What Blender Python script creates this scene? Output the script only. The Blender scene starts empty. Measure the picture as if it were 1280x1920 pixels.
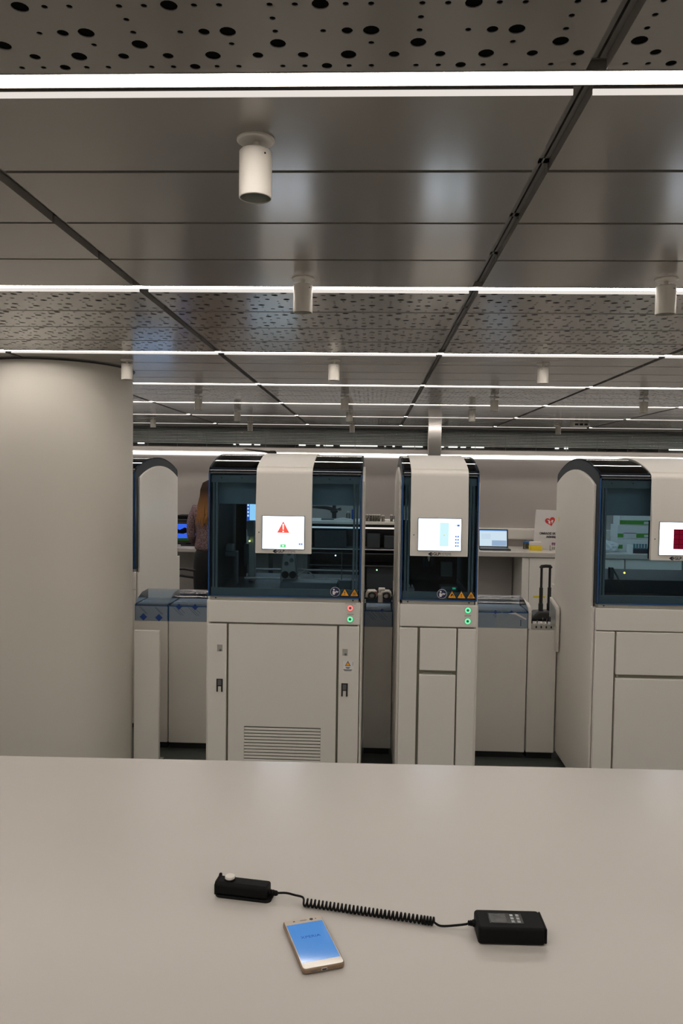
import bpy, bmesh, math, random
from mathutils import Vector, Matrix
random.seed(7)
S = bpy.context.scene
COL = S.collection
PI = math.pi

# ------------------------------------------------------------------ camera
CAM_Z = 1.76
yaw, pitch, roll, FPX = math.radians(-2.27), math.radians(-2.62), math.radians(.82), 1440.
fw = Vector((math.sin(yaw) * math.cos(pitch), math.cos(yaw) * math.cos(pitch), math.sin(pitch)))
r0 = Vector((math.cos(yaw), -math.sin(yaw), 0))
u0 = r0.cross(fw)
rr = r0 * math.cos(roll) + u0 * math.sin(roll)
uu = -r0 * math.sin(roll) + u0 * math.cos(roll)
cd = bpy.data.cameras.new('camera')
cam = bpy.data.objects.new('camera', cd)
COL.objects.link(cam)
cd.sensor_width = 36.
cd.lens = FPX / 1920. * 36.
cd.clip_start = .05
cam.matrix_world = Matrix(((rr.x, uu.x, -fw.x, 0), (rr.y, uu.y, -fw.y, 0), (rr.z, uu.z, -fw.z, CAM_Z), (0, 0, 0, 1)))
S.camera = cam

# ------------------------------------------------------------------ world, exposure
W = bpy.data.worlds.new('world')
S.world = W
W.use_nodes = True
W.node_tree.nodes['Background'].inputs[0].default_value = (.02, .025, .04, 1)
W.node_tree.nodes['Background'].inputs[1].default_value = .3
S.view_settings.view_transform = 'Standard'
S.view_settings.look = 'None'
S.view_settings.exposure = 0.0
S.view_settings.gamma = 1.0
S.view_settings.use_curve_mapping = False
S.cycles.transparent_max_bounces = 40
S.cycles.max_bounces = 10
S.cycles.sample_clamp_indirect = 6.0
LED = 24.5            # radiance of the ceiling light lines
COVE = 6.0            # radiance of the light line on the back wall
WARM = (1.0, .915, .83)

# ------------------------------------------------------------------ materials
def mat(name, color, rough=.5, metal=0., spec=.5, noise=0., nscale=40., bump=0., bscale=200., emit=None, estr=0., coat=0., crough=.1):
    m = bpy.data.materials.new(name)
    m.use_nodes = True
    nt = m.node_tree
    b = nt.nodes['Principled BSDF']
    c = (*color, 1) if len(color) == 3 else color
    b.inputs['Base Color'].default_value = c
    b.inputs['Roughness'].default_value = rough
    b.inputs['Metallic'].default_value = metal
    b.inputs['Specular IOR Level'].default_value = spec
    b.inputs['Coat Weight'].default_value = coat
    b.inputs['Coat Roughness'].default_value = crough
    if emit is not None:
        b.inputs['Emission Color'].default_value = (*emit, 1)
        b.inputs['Emission Strength'].default_value = estr
    if noise or bump:
        tc = nt.nodes.new('ShaderNodeTexCoord')
    if noise:
        n = nt.nodes.new('ShaderNodeTexNoise')
        n.inputs['Scale'].default_value = nscale
        n.inputs['Detail'].default_value = 4
        nt.links.new(tc.outputs['Object'], n.inputs['Vector'])
        mx = nt.nodes.new('ShaderNodeMix')
        mx.data_type = 'RGBA'
        mx.inputs[6].default_value = tuple(max(0, x * (1 - noise)) for x in c[:3]) + (1,)
        mx.inputs[7].default_value = tuple(min(1, x * (1 + noise)) for x in c[:3]) + (1,)
        nt.links.new(n.outputs['Fac'], mx.inputs[0])
        nt.links.new(mx.outputs[2], b.inputs['Base Color'])
    if bump:
        n2 = nt.nodes.new('ShaderNodeTexNoise')
        n2.inputs['Scale'].default_value = bscale
        nt.links.new(tc.outputs['Object'], n2.inputs['Vector'])
        bp = nt.nodes.new('ShaderNodeBump')
        bp.inputs['Strength'].default_value = bump
        bp.inputs['Distance'].default_value = .002
        nt.links.new(n2.outputs['Fac'], bp.inputs['Height'])
        nt.links.new(bp.outputs['Normal'], b.inputs['Normal'])
    return m

def emis(name, color, strength):
    m = bpy.data.materials.new(name)
    m.use_nodes = True
    nt = m.node_tree
    nt.nodes.clear()
    e = nt.nodes.new('ShaderNodeEmission')
    e.inputs[0].default_value = (*color, 1)
    e.inputs[1].default_value = strength
    o = nt.nodes.new('ShaderNodeOutputMaterial')
    nt.links.new(e.outputs[0], o.inputs[0])
    return m

def glass(name, tint, rough=.02, ior=1.45):
    m = bpy.data.materials.new(name)
    m.use_nodes = True
    nt = m.node_tree
    nt.nodes.clear()
    t = nt.nodes.new('ShaderNodeBsdfTransparent')
    t.inputs[0].default_value = (*tint, 1)
    g = nt.nodes.new('ShaderNodeBsdfGlossy')
    g.inputs['Roughness'].default_value = rough
    f = nt.nodes.new('ShaderNodeFresnel')
    f.inputs[0].default_value = ior
    mx = nt.nodes.new('ShaderNodeMixShader')
    o = nt.nodes.new('ShaderNodeOutputMaterial')
    nt.links.new(f.outputs[0], mx.inputs[0])
    nt.links.new(t.outputs[0], mx.inputs[1])
    nt.links.new(g.outputs[0], mx.inputs[2])
    nt.links.new(mx.outputs[0], o.inputs[0])
    return m

M = dict(
    white=mat('white_powder_coat', (.80, .77, .72), .42, noise=.015, nscale=8, bump=.05, bscale=600),
    white2=mat('white_plastic', (.75, .72, .67), .35, noise=.01, nscale=10),
    groove=mat('groove_grey_green', (.22, .215, .17), .6, noise=.05),
    rail=mat('brushed_rail', (.45, .44, .40), .4, .3, noise=.04, nscale=60),
    ceil=mat('ceiling_metal', (.275, .254, .235), .18, .0, spec=1., noise=.02, nscale=6),
    ceildark=mat('ceiling_void', (.004, .004, .004), .95, spec=.05, noise=.1),
    channel=mat('channel_metal', (.24, .225, .205), .5, .3, noise=.05),
    wall=mat('wall_paint', (.42, .39, .372), .7, noise=.02, nscale=5, bump=.08, bscale=300),
    wallwhite=mat('wall_white', (.78, .75, .70), .7, noise=.02, nscale=5),
    column=mat('column_paint', (.67, .635, .575), .5, noise=.012, nscale=4, bump=.05, bscale=200),
    floor=mat('floor_vinyl', (.10, .115, .11), .45, noise=.15, nscale=30),
    counter=mat('counter_laminate', (.56, .53, .495), .26, noise=.01, nscale=5),
    black=mat('black_plastic', (.012, .012, .013), .45, noise=.1),
    rubber=mat('black_rubber', (.003, .003, .0035), .6, noise=.1, spec=.18),
    dark=mat('dark_interior', (.02, .026, .034), .55, noise=.2, nscale=12),
    navy=mat('dark_blue_panel', (.03, .05, .075), .5, noise=.15, nscale=6),
    post=mat('grey_post', (.16, .185, .20), .45, .4, noise=.06, nscale=30),
    header=mat('header_panel', (.20, .27, .31), .5, noise=.05, nscale=8),
    edge=mat('blue_acrylic_edge', (.012, .075, .24), .2, noise=.1, nscale=20),
    steel=mat('steel', (.55, .55, .54), .3, .9, noise=.05, nscale=50),
    alu=mat('aluminium', (.42, .44, .45), .4, .5, noise=.06, nscale=40),
    tint=glass('tinted_acrylic', (.76, .865, .925), .02, 1.2),
    tintdeep=glass('deep_blue_acrylic', (.48, .66, .82), .03, 1.45),
    clear=glass('window_glass', (.93, .95, .95), .01, 1.5),
    film=glass('blue_film_acrylic', (.66, .76, .86), .12),
    filmw=mat('film_grey', (.24, .30, .38), .45, noise=.04),
    fblue=mat('film_print_blue', (.012, .06, .30), .5, noise=.05),
    fline=mat('film_print_line', (.04, .075, .16), .5, noise=.05),
    led=emis('led_diffuser', WARM, LED),
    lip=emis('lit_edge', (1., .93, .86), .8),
    cove=emis('cove_led', (1., .93, .86), COVE),
    scr=emis('screen_white', (.80, .90, 1.), 3.4),
    coveface=emis('cove_face', (1., .94, .88), 1.7),
    postshade=mat('post_shade_grey', (.30, .285, .27), .6, noise=.03),  # grey darkened to put the post's shade into its colour
    reflector=mat('lamp_reflector', (.28, .29, .26), .35, .7, noise=.05),
    lampw=mat('lamp_white', (.78, .74, .68), .4, noise=.01),
    paper=mat('paper_white', (.72, .70, .69), .6, noise=.02, nscale=30, bump=.2, bscale=60),
    ink=mat('ink_navy', (.012, .012, .03), .6, noise=.05),
    inkgrey=mat('ink_grey', (.13, .13, .14), .6, noise=.05),
    red=mat('print_red', (.62, .025, .02), .5, noise=.05),
    green=mat('print_green', (.07, .33, .03), .5, noise=.05),
    orange=mat('sign_orange', (.95, .42, .012), .5, noise=.03),
    signblue=mat('sign_blue', (.012, .018, .09), .5, noise=.05),
    signwhite=mat('sign_white', (.82, .82, .82), .5, noise=.03),
    purple=mat('purple_caps', (.28, .06, .24), .45, noise=.05),
    bluecap=mat('blue_caps', (.02, .13, .38), .45, noise=.05),
    yellow=mat('yellow_box', (.80, .60, .012), .45, noise=.03),
    pink=mat('pink_plastic', (.55, .25, .22), .5, noise=.05),
    vial=glass('vial_glass', (.80, .80, .75), .05, 1.45),
    vialin=mat('vial_fill', (.33, .31, .28), .5, noise=.1),
    plasticbag=mat('crumpled_plastic', (.62, .64, .66), .25, noise=.05, nscale=30),
    gold=mat('gold_case', (.27, .185, .12), .3, .35, noise=.04),
    ivory=mat('phone_ivory', (.66, .60, .52), .25, noise=.02),
    lidplastic=mat('pale_lid', (.70, .64, .60), .4, noise=.03),
    teal=mat('teal_tube', (.10, .26, .30), .4, noise=.05),
)

# ------------------------------------------------------------------ mesh builder
class MB:
    def __init__(s):
        s.v, s.f = [], []
    def add(s, vs, fs):
        n = len(s.v)
        s.v += [tuple(p) for p in vs]
        s.f += [tuple(i + n for i in f) for f in fs]
        return s
    def box(s, x0, x1, y0, y1, z0, z1):
        return s.add([(x0, y0, z0), (x1, y0, z0), (x1, y1, z0), (x0, y1, z0), (x0, y0, z1), (x1, y0, z1), (x1, y1, z1), (x0, y1, z1)],
                     [(0, 3, 2, 1), (4, 5, 6, 7), (0, 1, 5, 4), (1, 2, 6, 5), (2, 3, 7, 6), (3, 0, 4, 7)])
    def prism(s, poly, axis, a, b):
        n = len(poly)
        def P(p, t):
            return {'x': (t, p[0], p[1]), 'y': (p[0], t, p[1]), 'z': (p[0], p[1], t)}[axis]
        vs = [P(p, a) for p in poly] + [P(p, b) for p in poly]
        fs = [tuple(range(n))[::-1], tuple(range(n, 2 * n))] + [(i, (i + 1) % n, n + (i + 1) % n, n + i) for i in range(n)]
        return s.add(vs, fs)
    def ring(s, outer, inner, axis, a, b):
        # band between two polylines of the same length, extruded
        return s.prism(list(outer) + list(inner)[::-1], axis, a, b)
    def strip(s, outer, inner, axis, a, b):
        # the same band in quads, for long curves
        n = len(outer)
        def P(p, t):
            return {'x': (t, p[0], p[1]), 'y': (p[0], t, p[1]), 'z': (p[0], p[1], t)}[axis]
        vs = [P(p, t) for t in (a, b) for q in (outer, inner) for p in q]
        fs = []
        for i in range(n - 1):
            j = i + 1
            fs += [(i, j, 2 * n + j, 2 * n + i), (n + i, 3 * n + i, 3 * n + j, n + j), (i, n + i, n + j, j), (2 * n + i, 2 * n + j, 3 * n + j, 3 * n + i)]
        if (Vector(outer[0]) - Vector(outer[-1])).length > 1e-6:
            fs += [(0, 2 * n, 3 * n, n), (n - 1, 2 * n - 1, 4 * n - 1, 3 * n - 1)]
            return s.add(vs, fs)
        m = {k: k for k in range(4 * n)}          # closed ring: weld the ends
        for k in range(4):
            m[k * n + n - 1] = k * n
        return s.add(vs, [tuple(m[v] for v in f) for f in fs])
    def cyl(s, p0, p1, ra, rb=None, n=20, caps=True):
        rb = ra if rb is None else rb
        p0, p1 = Vector(p0), Vector(p1)
        d = (p1 - p0).normalized()
        a = d.orthogonal().normalized()
        b = d.cross(a)
        vs = []
        for p, r in ((p0, ra), (p1, rb)):
            vs += [p + (a * math.cos(t) + b * math.sin(t)) * r for t in (2 * PI * i / n for i in range(n))]
        fs = [(i, (i + 1) % n, n + (i + 1) % n, n + i) for i in range(n)]
        if caps:
            fs += [tuple(range(n))[::-1], tuple(range(n, 2 * n))]
        return s.add(vs, fs)
    def tube(s, pts, r, n=8):
        pts = [Vector(p) for p in pts]
        rad = r if isinstance(r, (list, tuple)) else [r] * len(pts)
        a = None
        vs = []
        for i, p in enumerate(pts):
            t = (pts[min(i + 1, len(pts) - 1)] - pts[max(i - 1, 0)]).normalized()
            if a is None:
                a = t.orthogonal().normalized()
            a = (a - t * a.dot(t)).normalized()
            b = t.cross(a)
            vs += [p + (a * math.cos(2 * PI * k / n) + b * math.sin(2 * PI * k / n)) * rad[i] for k in range(n)]
        m = len(pts)
        fs = [(i * n + k, i * n + (k + 1) % n, (i + 1) * n + (k + 1) % n, (i + 1) * n + k) for i in range(m - 1) for k in range(n)]
        fs += [tuple(range(n))[::-1], tuple(range((m - 1) * n, m * n))]
        return s.add(vs, fs)
    def lathe(s, prof, c=(0, 0, 0), n=28, cap=True):
        vs = [(c[0] + r * math.cos(2 * PI * k / n), c[1] + r * math.sin(2 * PI * k / n), c[2] + z) for r, z in prof for k in range(n)]
        m = len(prof)
        fs = [(i * n + k, i * n + (k + 1) % n, (i + 1) * n + (k + 1) % n, (i + 1) * n + k) for i in range(m - 1) for k in range(n)]
        if cap:
            fs += [tuple(range(n))[::-1], tuple(range((m - 1) * n, m * n))]
        return s.add(vs, fs)
    def disc(s, cx, cz, y, r, t=.0006, n=24):   # flat disc facing -Y
        return s.prism([(cx + r * math.cos(2 * PI * k / n), cz + r * math.sin(2 * PI * k / n)) for k in range(n)], 'y', y - t, y)
    def annulus(s, cx, cz, y, ro, ri, t=.0006, n=24, a0=0., a1=2 * PI):
        o = [(cx + ro * math.cos(a0 + (a1 - a0) * k / n), cz + ro * math.sin(a0 + (a1 - a0) * k / n)) for k in range(n + 1)]
        i = [(cx + ri * math.cos(a0 + (a1 - a0) * k / n), cz + ri * math.sin(a0 + (a1 - a0) * k / n)) for k in range(n + 1)]
        return s.strip(o, i, 'y', y - t, y)
    def mesh(s, name, smooth=30.):
        me = bpy.data.meshes.new(name)
        me.from_pydata(s.v, [], s.f)
        bm = bmesh.new()
        bm.from_mesh(me)
        bmesh.ops.recalc_face_normals(bm, faces=bm.faces)
        bm.to_mesh(me)
        bm.free()
        if smooth:
            me.polygons.foreach_set('use_smooth', [True] * len(me.polygons))
            me.set_sharp_from_angle(angle=math.radians(smooth))
        return me

def link(name, me, m, parent=None, bevel=0., seg=2):
    o = bpy.data.objects.new(name, me)
    COL.objects.link(o)
    if m is not None and not me.materials:
        me.materials.append(M[m] if isinstance(m, str) else m)
    if parent is not None:
        o.parent = parent
    if bevel:
        b = o.modifiers.new('bevel', 'BEVEL')
        b.width = bevel
        b.segments = seg
        b.limit_method = 'ANGLE'
        b.angle_limit = math.radians(40)
        b.harden_normals = False
    return o

def ob(name, mb, m, parent=None, bevel=0., seg=2, smooth=30., label=None):
    o = link(name, mb.mesh(name, smooth), m, parent, bevel, seg)
    if label:
        o['label'] = label
    return o

def tag(o, label, cat, group=None, kind=None):
    o['label'] = label
    o['category'] = cat
    if group:
        o['group'] = group
    if kind:
        o['kind'] = kind
    return o

def thing(name, label, cat, loc=(0, 0, 0), rotz=0., group=None):
    o = bpy.data.objects.new(name, None)
    COL.objects.link(o)
    o.location = loc
    o.rotation_euler = (0, 0, rotz)
    return tag(o, label, cat, group)

def copy_tree(o, parent=None):
    c = o.copy()
    COL.objects.link(c)
    c.parent = parent
    for ch in list(o.children):
        copy_tree(ch, c)
    return c

def text(name, s, size, m, parent, loc, rot=(PI / 2, 0, 0), ext=.0004, align='CENTER', wide=1., bold=0.):
    cu = bpy.data.curves.new(name, 'FONT')
    cu.body = s
    cu.size = size
    cu.align_x = align
    cu.align_y = 'CENTER'
    cu.extrude = ext
    cu.resolution_u = 3
    t = bpy.data.objects.new('tmp', cu)
    COL.objects.link(t)
    me = bpy.data.meshes.new_from_object(t.evaluated_get(bpy.context.evaluated_depsgraph_get()))
    bpy.data.objects.remove(t)
    bpy.data.curves.remove(cu)
    me.materials.clear()
    if bold:                                    # heavier strokes: three passes side by side
        src = me.copy()
        bm = bmesh.new()
        bm.from_mesh(me)
        for dx, dy in ((bold, 0), (-bold, 0), (0, bold), (0, -bold)):
            c = src.copy()
            c.transform(Matrix.Translation((dx, dy, .00003 * (1 + dx / bold))))
            bm.from_mesh(c)
            bpy.data.meshes.remove(c)
        bm.to_mesh(me)
        bm.free()
        bpy.data.meshes.remove(src)
    o = link(name, me, m, parent)
    o.location = loc
    o.rotation_euler = rot
    o.scale = (wide, 1, 1)
    return o

def struct(o):
    o['kind'] = 'structure'
    return o

# ------------------------------------------------------------------ the room
CEIL = 2.36
X0, PX = .317, 1.0775             # joint lines run along Y at X0 + n*PX
Y0, PY = 1.178, 1.2925            # light lines run along X at Y0 + m*PY
XL, XR, YB, YW = -5.1, 4.9, -3.2, 9.28

struct(ob('floor', MB().box(XL - .3, XR + .3, YB - .3, YW + 1.2, -.1, 0), 'floor'))
struct(ob('wall_left', MB().box(XL - .2, XL, YB, YW + .1, 0, 2.8), 'wallwhite'))
struct(ob('wall_right', MB().box(XR, XR + .2, YB, YW + .1, 0, 2.8), 'wallwhite'))
struct(ob('wall_front', MB().box(XL, XR, YB - .2, YB, 0, 2.8), 'wallwhite'))

ceiling = struct(ob('ceiling', MB().box(XL, XR, YB, YW + .1, CEIL + .085, CEIL + .25), 'ceildark'))
PW, PD, PT = PX - .03, (PY - .058) / 4 - .0125, .02
pitchd = (PY - .058) / 4

def plain_panel():
    return MB().box(0, PW, 0, PD, 0, PT).mesh('panel')

def holes_panel():
    cu = bpy.data.curves.new('perforated', 'CURVE')
    cu.dimensions = '2D'
    cu.fill_mode = 'BOTH'
    cu.extrude = .0007
    def poly(pts):
        sp = cu.splines.new('POLY')
        sp.points.add(len(pts) - 1)
        for p, q in zip(sp.points, pts):
            p.co = (q[0], q[1], 0, 1)
        sp.use_cyclic_u = True
    poly([(0, 0), (PW, 0), (PW, PD), (0, PD)])
    rows = ['ssMss_', 'M_M_B_', 'B___s_', 'MB_s_s', '__s___', 'ssBss_', 'M_B_M_', 's_B___', 'sMB_s_', 'B_s__s']
    rad = {'s': .0043, 'M': .0078, 'B': .0112}
    nx = 32
    for j, rw in enumerate(rows):
        y = PD - .016 - j * (PD - .032) / 9
        off = (0, 1, 0, 3, 2, 0, 1, 4, 2, 5)[j]
        for i in range(nx):
            k = rw[(i + off) % 6]
            if k == '_':
                continue
            r = rad[k]
            x = .022 + i * (PW - .044) / (nx - 1)
            n = 14 if k != 's' else 8
            poly([(x + r * math.cos(2 * PI * q / n), y + r * math.sin(2 * PI * q / n)) for q in range(n)])
    t = bpy.data.objects.new('tmp', cu)
    COL.objects.link(t)
    me = bpy.data.meshes.new_from_object(t.evaluated_get(bpy.context.evaluated_depsgraph_get()))
    bpy.data.objects.remove(t)
    bpy.data.curves.remove(cu)
    me.transform(Matrix.Translation((0, 0, .0007)))
    bm = bmesh.new()
    bm.from_mesh(me)
    rim = MB().box(0, PW, 0, .0015, .0014, PT).box(0, PW, PD - .0015, PD, .0014, PT).box(0, .0015, .0015, PD - .0015, .0014, PT).box(PW - .0015, PW, .0015, PD - .0015, .0014, PT).mesh('rim', 0)
    bm.from_mesh(rim)
    bm.to_mesh(me)
    bm.free()
    bpy.data.meshes.remove(rim)
    me.materials.clear()
    return me

me_plain, me_perf = plain_panel(), holes_panel()
me_plain.materials.append(M['ceil'])
me_perf.materials.append(M['ceil'])
rest = MB()
fleece = MB()
npan = 0
for m in range(-4, 7):
    ya = Y0 + m * PY + .058
    for k in range(4):
        y = ya + k * pitchd
        if y + PD > YW or y < YB:
            continue
        for n in range(-5, 4):
            x = X0 + n * PX + .015
            seen = y > .55 and abs((x + PW / 2) + .04 * y) < .46 * y + .75
            if seen:
                p = link('panel', me_plain if m % 2 == 0 else me_perf, None, ceiling)
                p.location = (x, y, CEIL)
                if m % 2:
                    fleece.box(x + .002, x + PW - .002, y + .002, y + PD - .002, CEIL + .0022, CEIL + .0042)
                npan += 1
            else:
                rest.box(x, x + PW, y, y + PD, CEIL, CEIL + PT)
o = ob('panel_field', rest, 'ceil', ceiling)
o['kind'] = 'stuff'
ob('acoustic_fleece', fleece, 'ceildark', ceiling)['kind'] = 'stuff'
for n in range(-4, 5):                                   # carrier channels above the joints
    x = X0 + n * PX
    ob('carrier_rail', MB().box(x - .022, x + .003, YB, YW - .02, CEIL + .0215, CEIL + .05).box(x + .007, x + .022, YB, YW - .02, CEIL + .0215, CEIL + .05), 'channel', ceiling)
    ob('rail_slot', MB().box(x + .003, x + .007, YB, YW - .02, CEIL + .03, CEIL + .05), 'ceildark', ceiling)
for m in range(-4, 7):
    for k in range(5):
        y = Y0 + m * PY + .058 + k * pitchd - .003
        if k in (0, 4) or y > YW or y < YB:
            continue
        ob('cross_rail', MB().box(XL, XR, y - .012, y + .012, CEIL + .0215, CEIL + .04), 'channel', ceiling)
# ceiling above the window: closing strip
ob('closing_strip', MB().box(XL, XR, YW - .16, YW, CEIL - .012, CEIL + .03), 'channel', ceiling)

ordinal = {0: 'nearest', 1: 'second', 2: 'third', 3: 'fourth', 4: 'fifth', 5: 'sixth', 6: 'seventh'}
for m in range(-3, 7):
    y = Y0 + m * PY
    lab = ('thick white light line crossing the ceiling nearest overhead, below perforated panels' if m == 0 else
           'thin white light line across the ceiling, %s counting away from overhead' % ordinal[m] if m > 0 else
           'white light line across the ceiling behind the viewpoint, %s one back' % ('first', 'second', 'third')[-m - 1])
    t = thing('ceiling_light', lab, 'ceiling light', (0, y, CEIL), 0, 'light lines across the ceiling')
    ob('diffuser', MB().box(XL, XR, .001, .037, .0045, .0075), 'led', t)
    ob('profile', MB().box(XL, XR, -.001, .001, .0047, .02).box(XL, XR, .037, .0395, .0034, .02).box(XL, XR, .001, .037, .0075, .02), 'channel', t)
    ob('groove_filler', MB().box(XL, XR, .0395, .0572, .0115, .02), 'ceildark', t)
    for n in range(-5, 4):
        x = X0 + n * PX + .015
        ob('lit_edge', MB().box(x, x + PW, .0575, .060, -.0015, .0075), 'lip', t)  # emission painted on: stands for LED light caught by the panel edge
    ob('light_channel', MB().box(XL, XR, -.004, .062, .0205, .03), 'channel', t)

# round column and its shadow gap
CC = (-1.826, 4.40)
CR = .42
column = struct(ob('column', MB().lathe([(CR, 0), (CR, CEIL - .008)], (*CC, 0), 96), 'column'))
ob('shadow_ring', MB().lathe([(CR + .006, CEIL - .008), (CR + .012, CEIL - .0005)], (*CC, 0), 96), 'black', column)

# back wall: low wall with a cove light under a ledge, a crease where it leans
wb = struct(ob('wall_back', MB().prism([(YW, 0), (YW, 1.69), (YW - .07, 2.02), (YW - .07, 2.045), (YW - .16, 2.05), (YW - .16, 2.088), (YW + .06, 2.088), (YW + .06, 0)], 'x', XL, XR), 'wall'))
t = thing('cove_light', 'bright white light line under the ledge of the back wall', 'cove light', (0, YW - .16, 2.03), 0)
ob('diffuser', MB().box(XL, XR, .045, .085, .002, .015), 'cove', t)
ob('opal_face', MB().box(XL, XR, .076, .086, -.034, .0), 'coveface', t)
ob('front_lip', MB().box(XL, XR, .0, .006, .008, .022), 'white2', t)
post = struct(ob('trim_1', MB().box(.642, .79, YW - .30, YW - .165, 0, CEIL), 'postshade', bevel=.004))

# window band above the wall
win = thing('window_1', '', 'window', (0, YW, 2.088))
del win['label'], win['category']
win['kind'] = 'structure'
ob('pane', MB().box(XL, XR, -.055, -.049, 0, .272), 'clear', win)
ob('frame', MB().box(XL, XR, -.075, -.03, 0, .012).box(XL, XR, -.075, -.03, .255, .272), 'channel', win)
sl = MB()
for k in range(11):
    z = .056 + k * .0183
    sl.prism([(.0, z), (.016, z + .0085), (.0163, z + .0093), (.0003, z + .0008)], 'x', XL, XR)
M['slat'] = mat('slat_grey', (.76, .74, .71), .5, .0, noise=.05)
o = ob('blind_slats', sl, 'slat', win)
o['kind'] = 'stuff'
cords = MB()
x = XL + .2
while x < XR:
    cords.box(x, x + .006, -.003, -.001, .012, .255)
    x += .36
M['cord'] = mat('blind_cord', (.32, .31, .29), .7, noise=.05)
o = ob('blind_cords', cords, 'cord', win)
o['kind'] = 'stuff'
M['nightwall'] = mat('facade_outside', (.10, .095, .09), .8, noise=.3, nscale=2)
ext = struct(ob('exterior_wall', MB().box(XL - 1, XR + 1, YW + 1.0, YW + 1.1, 0, 3.2), 'nightwall'))
M['refldash'] = emis('reflection_dash', (1., .97, .92), 1.5)
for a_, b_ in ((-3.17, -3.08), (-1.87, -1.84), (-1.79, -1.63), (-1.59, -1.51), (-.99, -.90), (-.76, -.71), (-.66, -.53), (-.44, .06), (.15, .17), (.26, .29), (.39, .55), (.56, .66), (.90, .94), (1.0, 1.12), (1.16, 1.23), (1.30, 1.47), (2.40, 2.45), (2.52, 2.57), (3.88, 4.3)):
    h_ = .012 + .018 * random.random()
    ob('reflection_dash', MB().box(a_, b_, YW + .985, YW + 1.0, 2.168, 2.168 + h_), 'refldash', ext)  # made-up glowing dashes, stand for light-line reflections in the pane
st = ob('window_stay', MB().prism([(-1.55, .012), (-1.15, -.045), (-1.135, -.04), (-1.14, -.012), (-1.5, .02)], 'y', -.205, -.18).box(-1.22, -1.15, -.21, -.175, -.03, .0), 'black', win)
st.location.z = -.03

# ceiling box near the window
t = thing('vent_box', 'small white ceiling box with three dark slots beside the window blinds', 'vent', (2.06, 8.05, CEIL))
ob('body', MB().box(0, .17, 0, .12, -.045, 0), 'white2', t, bevel=.006)
for k in range(3):
    ob('slot', MB().box(.018 + k * .048, .053 + k * .048, -.002, .004, -.034, -.014), 'black', t)

# ------------------------------------------------------------------ spotlights under the ceiling
def make_spot():
    t = thing('ceiling_spotlight', '', 'spotlight', (0, 0, 0))
    ob('flange', MB().lathe([(.034, 0), (.034, -.003), (.031, -.005)], n=36), 'lampw', t)
    ob('stem', MB().lathe([(.006, -.004), (.006, -.024)], n=16), 'lampw', t)
    ob('housing', MB().lathe([(.002, -.020), (.027, -.020), (.0292, -.0225), (.0292, -.1025), (.0278, -.1035), (.0276, -.1020), (.0276, -.075)], n=40, cap=False), 'lampw', t)
    ob('reflector', MB().lathe([(.0274, -.1015), (.0250, -.092), (.019, -.082), (.010, -.077), (.0005, -.076)], n=36, cap=False), 'reflector', t)
    ob('screw', MB().cyl((.011, -.0268, -.032), (.0113, -.0277, -.032), .0018, n=8), 'black', t)
    return t

spots = [(-.218, 1.395, 'largest white cylinder spotlight, hanging from the plain panels nearest overhead'),
         (-.22, 2.354, 'white cylinder spotlight hanging in front of the second light line'),
         (.863, 2.349, 'white cylinder spotlight at the right picture edge before the second light line'),
         (-1.304, 4.038, 'white cylinder spotlight hanging right beside the round column top'),
         (-.208, 3.996, 'white cylinder spotlight in the middle, just behind the third light line'),
         (.873, 4.046, 'white cylinder spotlight right of the middle one, just behind the third light line'),
         (-1.339, 5.859, 'grey looking spotlight before the fifth light line, first right of the column'),
         (-.216, 5.751, 'grey looking spotlight in the middle before the fifth light line'),
         (.887, 5.719, 'grey looking spotlight above the narrow module and the laptop'),
         (1.971, 5.725, 'grey looking spotlight at far right before the fifth light line'),
         (-1.242, 7.006, 'small far spotlight before the sixth light line, above the alert module'),
         (-.214, 6.879, 'small far spotlight before the sixth light line, in the middle column'),
         (.856, 6.748, 'small far spotlight before the sixth light line, right of the square post'),
         (-2.337, 8.106, 'tiny far spotlight before the blinds, just right of the column'),
         (-1.372, 8.55, 'tiny far spotlight before the blinds, above the alert module'),
         (-.234, 8.55, 'tiny far spotlight before the blinds, left of the square post'),
         (2.003, 8.45, 'tiny far spotlight before the blinds, beside the slotted ceiling box')]
sp0 = make_spot()
for i, (x, y, lab) in enumerate(spots):
    s_ = sp0 if i == 0 else copy_tree(sp0)
    s_.location = (x, y, CEIL)
    s_.rotation_euler = (0, 0, (-.75, .45, .1, .3, .2)[i % 5] if i else .35)
    s_['label'] = lab
    s_['group'] = 'cylinder spotlights under the ceiling'

# ------------------------------------------------------------------ analyzer modules
def arch(y0, y1, z, rise, n=24):
    c, h = (y0 + y1) / 2, (y1 - y0) / 2
    R = (h * h + rise * rise) / (2 * rise)
    a = math.asin(min(1, h / R))
    return [(c + R * math.sin(-a + 2 * a * k / n), z + rise - R + R * math.cos(-a + 2 * a * k / n)) for k in range(n + 1)]

def tri(cx, cz, w, h):
    return [(cx - w / 2, cz), (cx + w / 2, cz), (cx, cz + h)]

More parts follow.
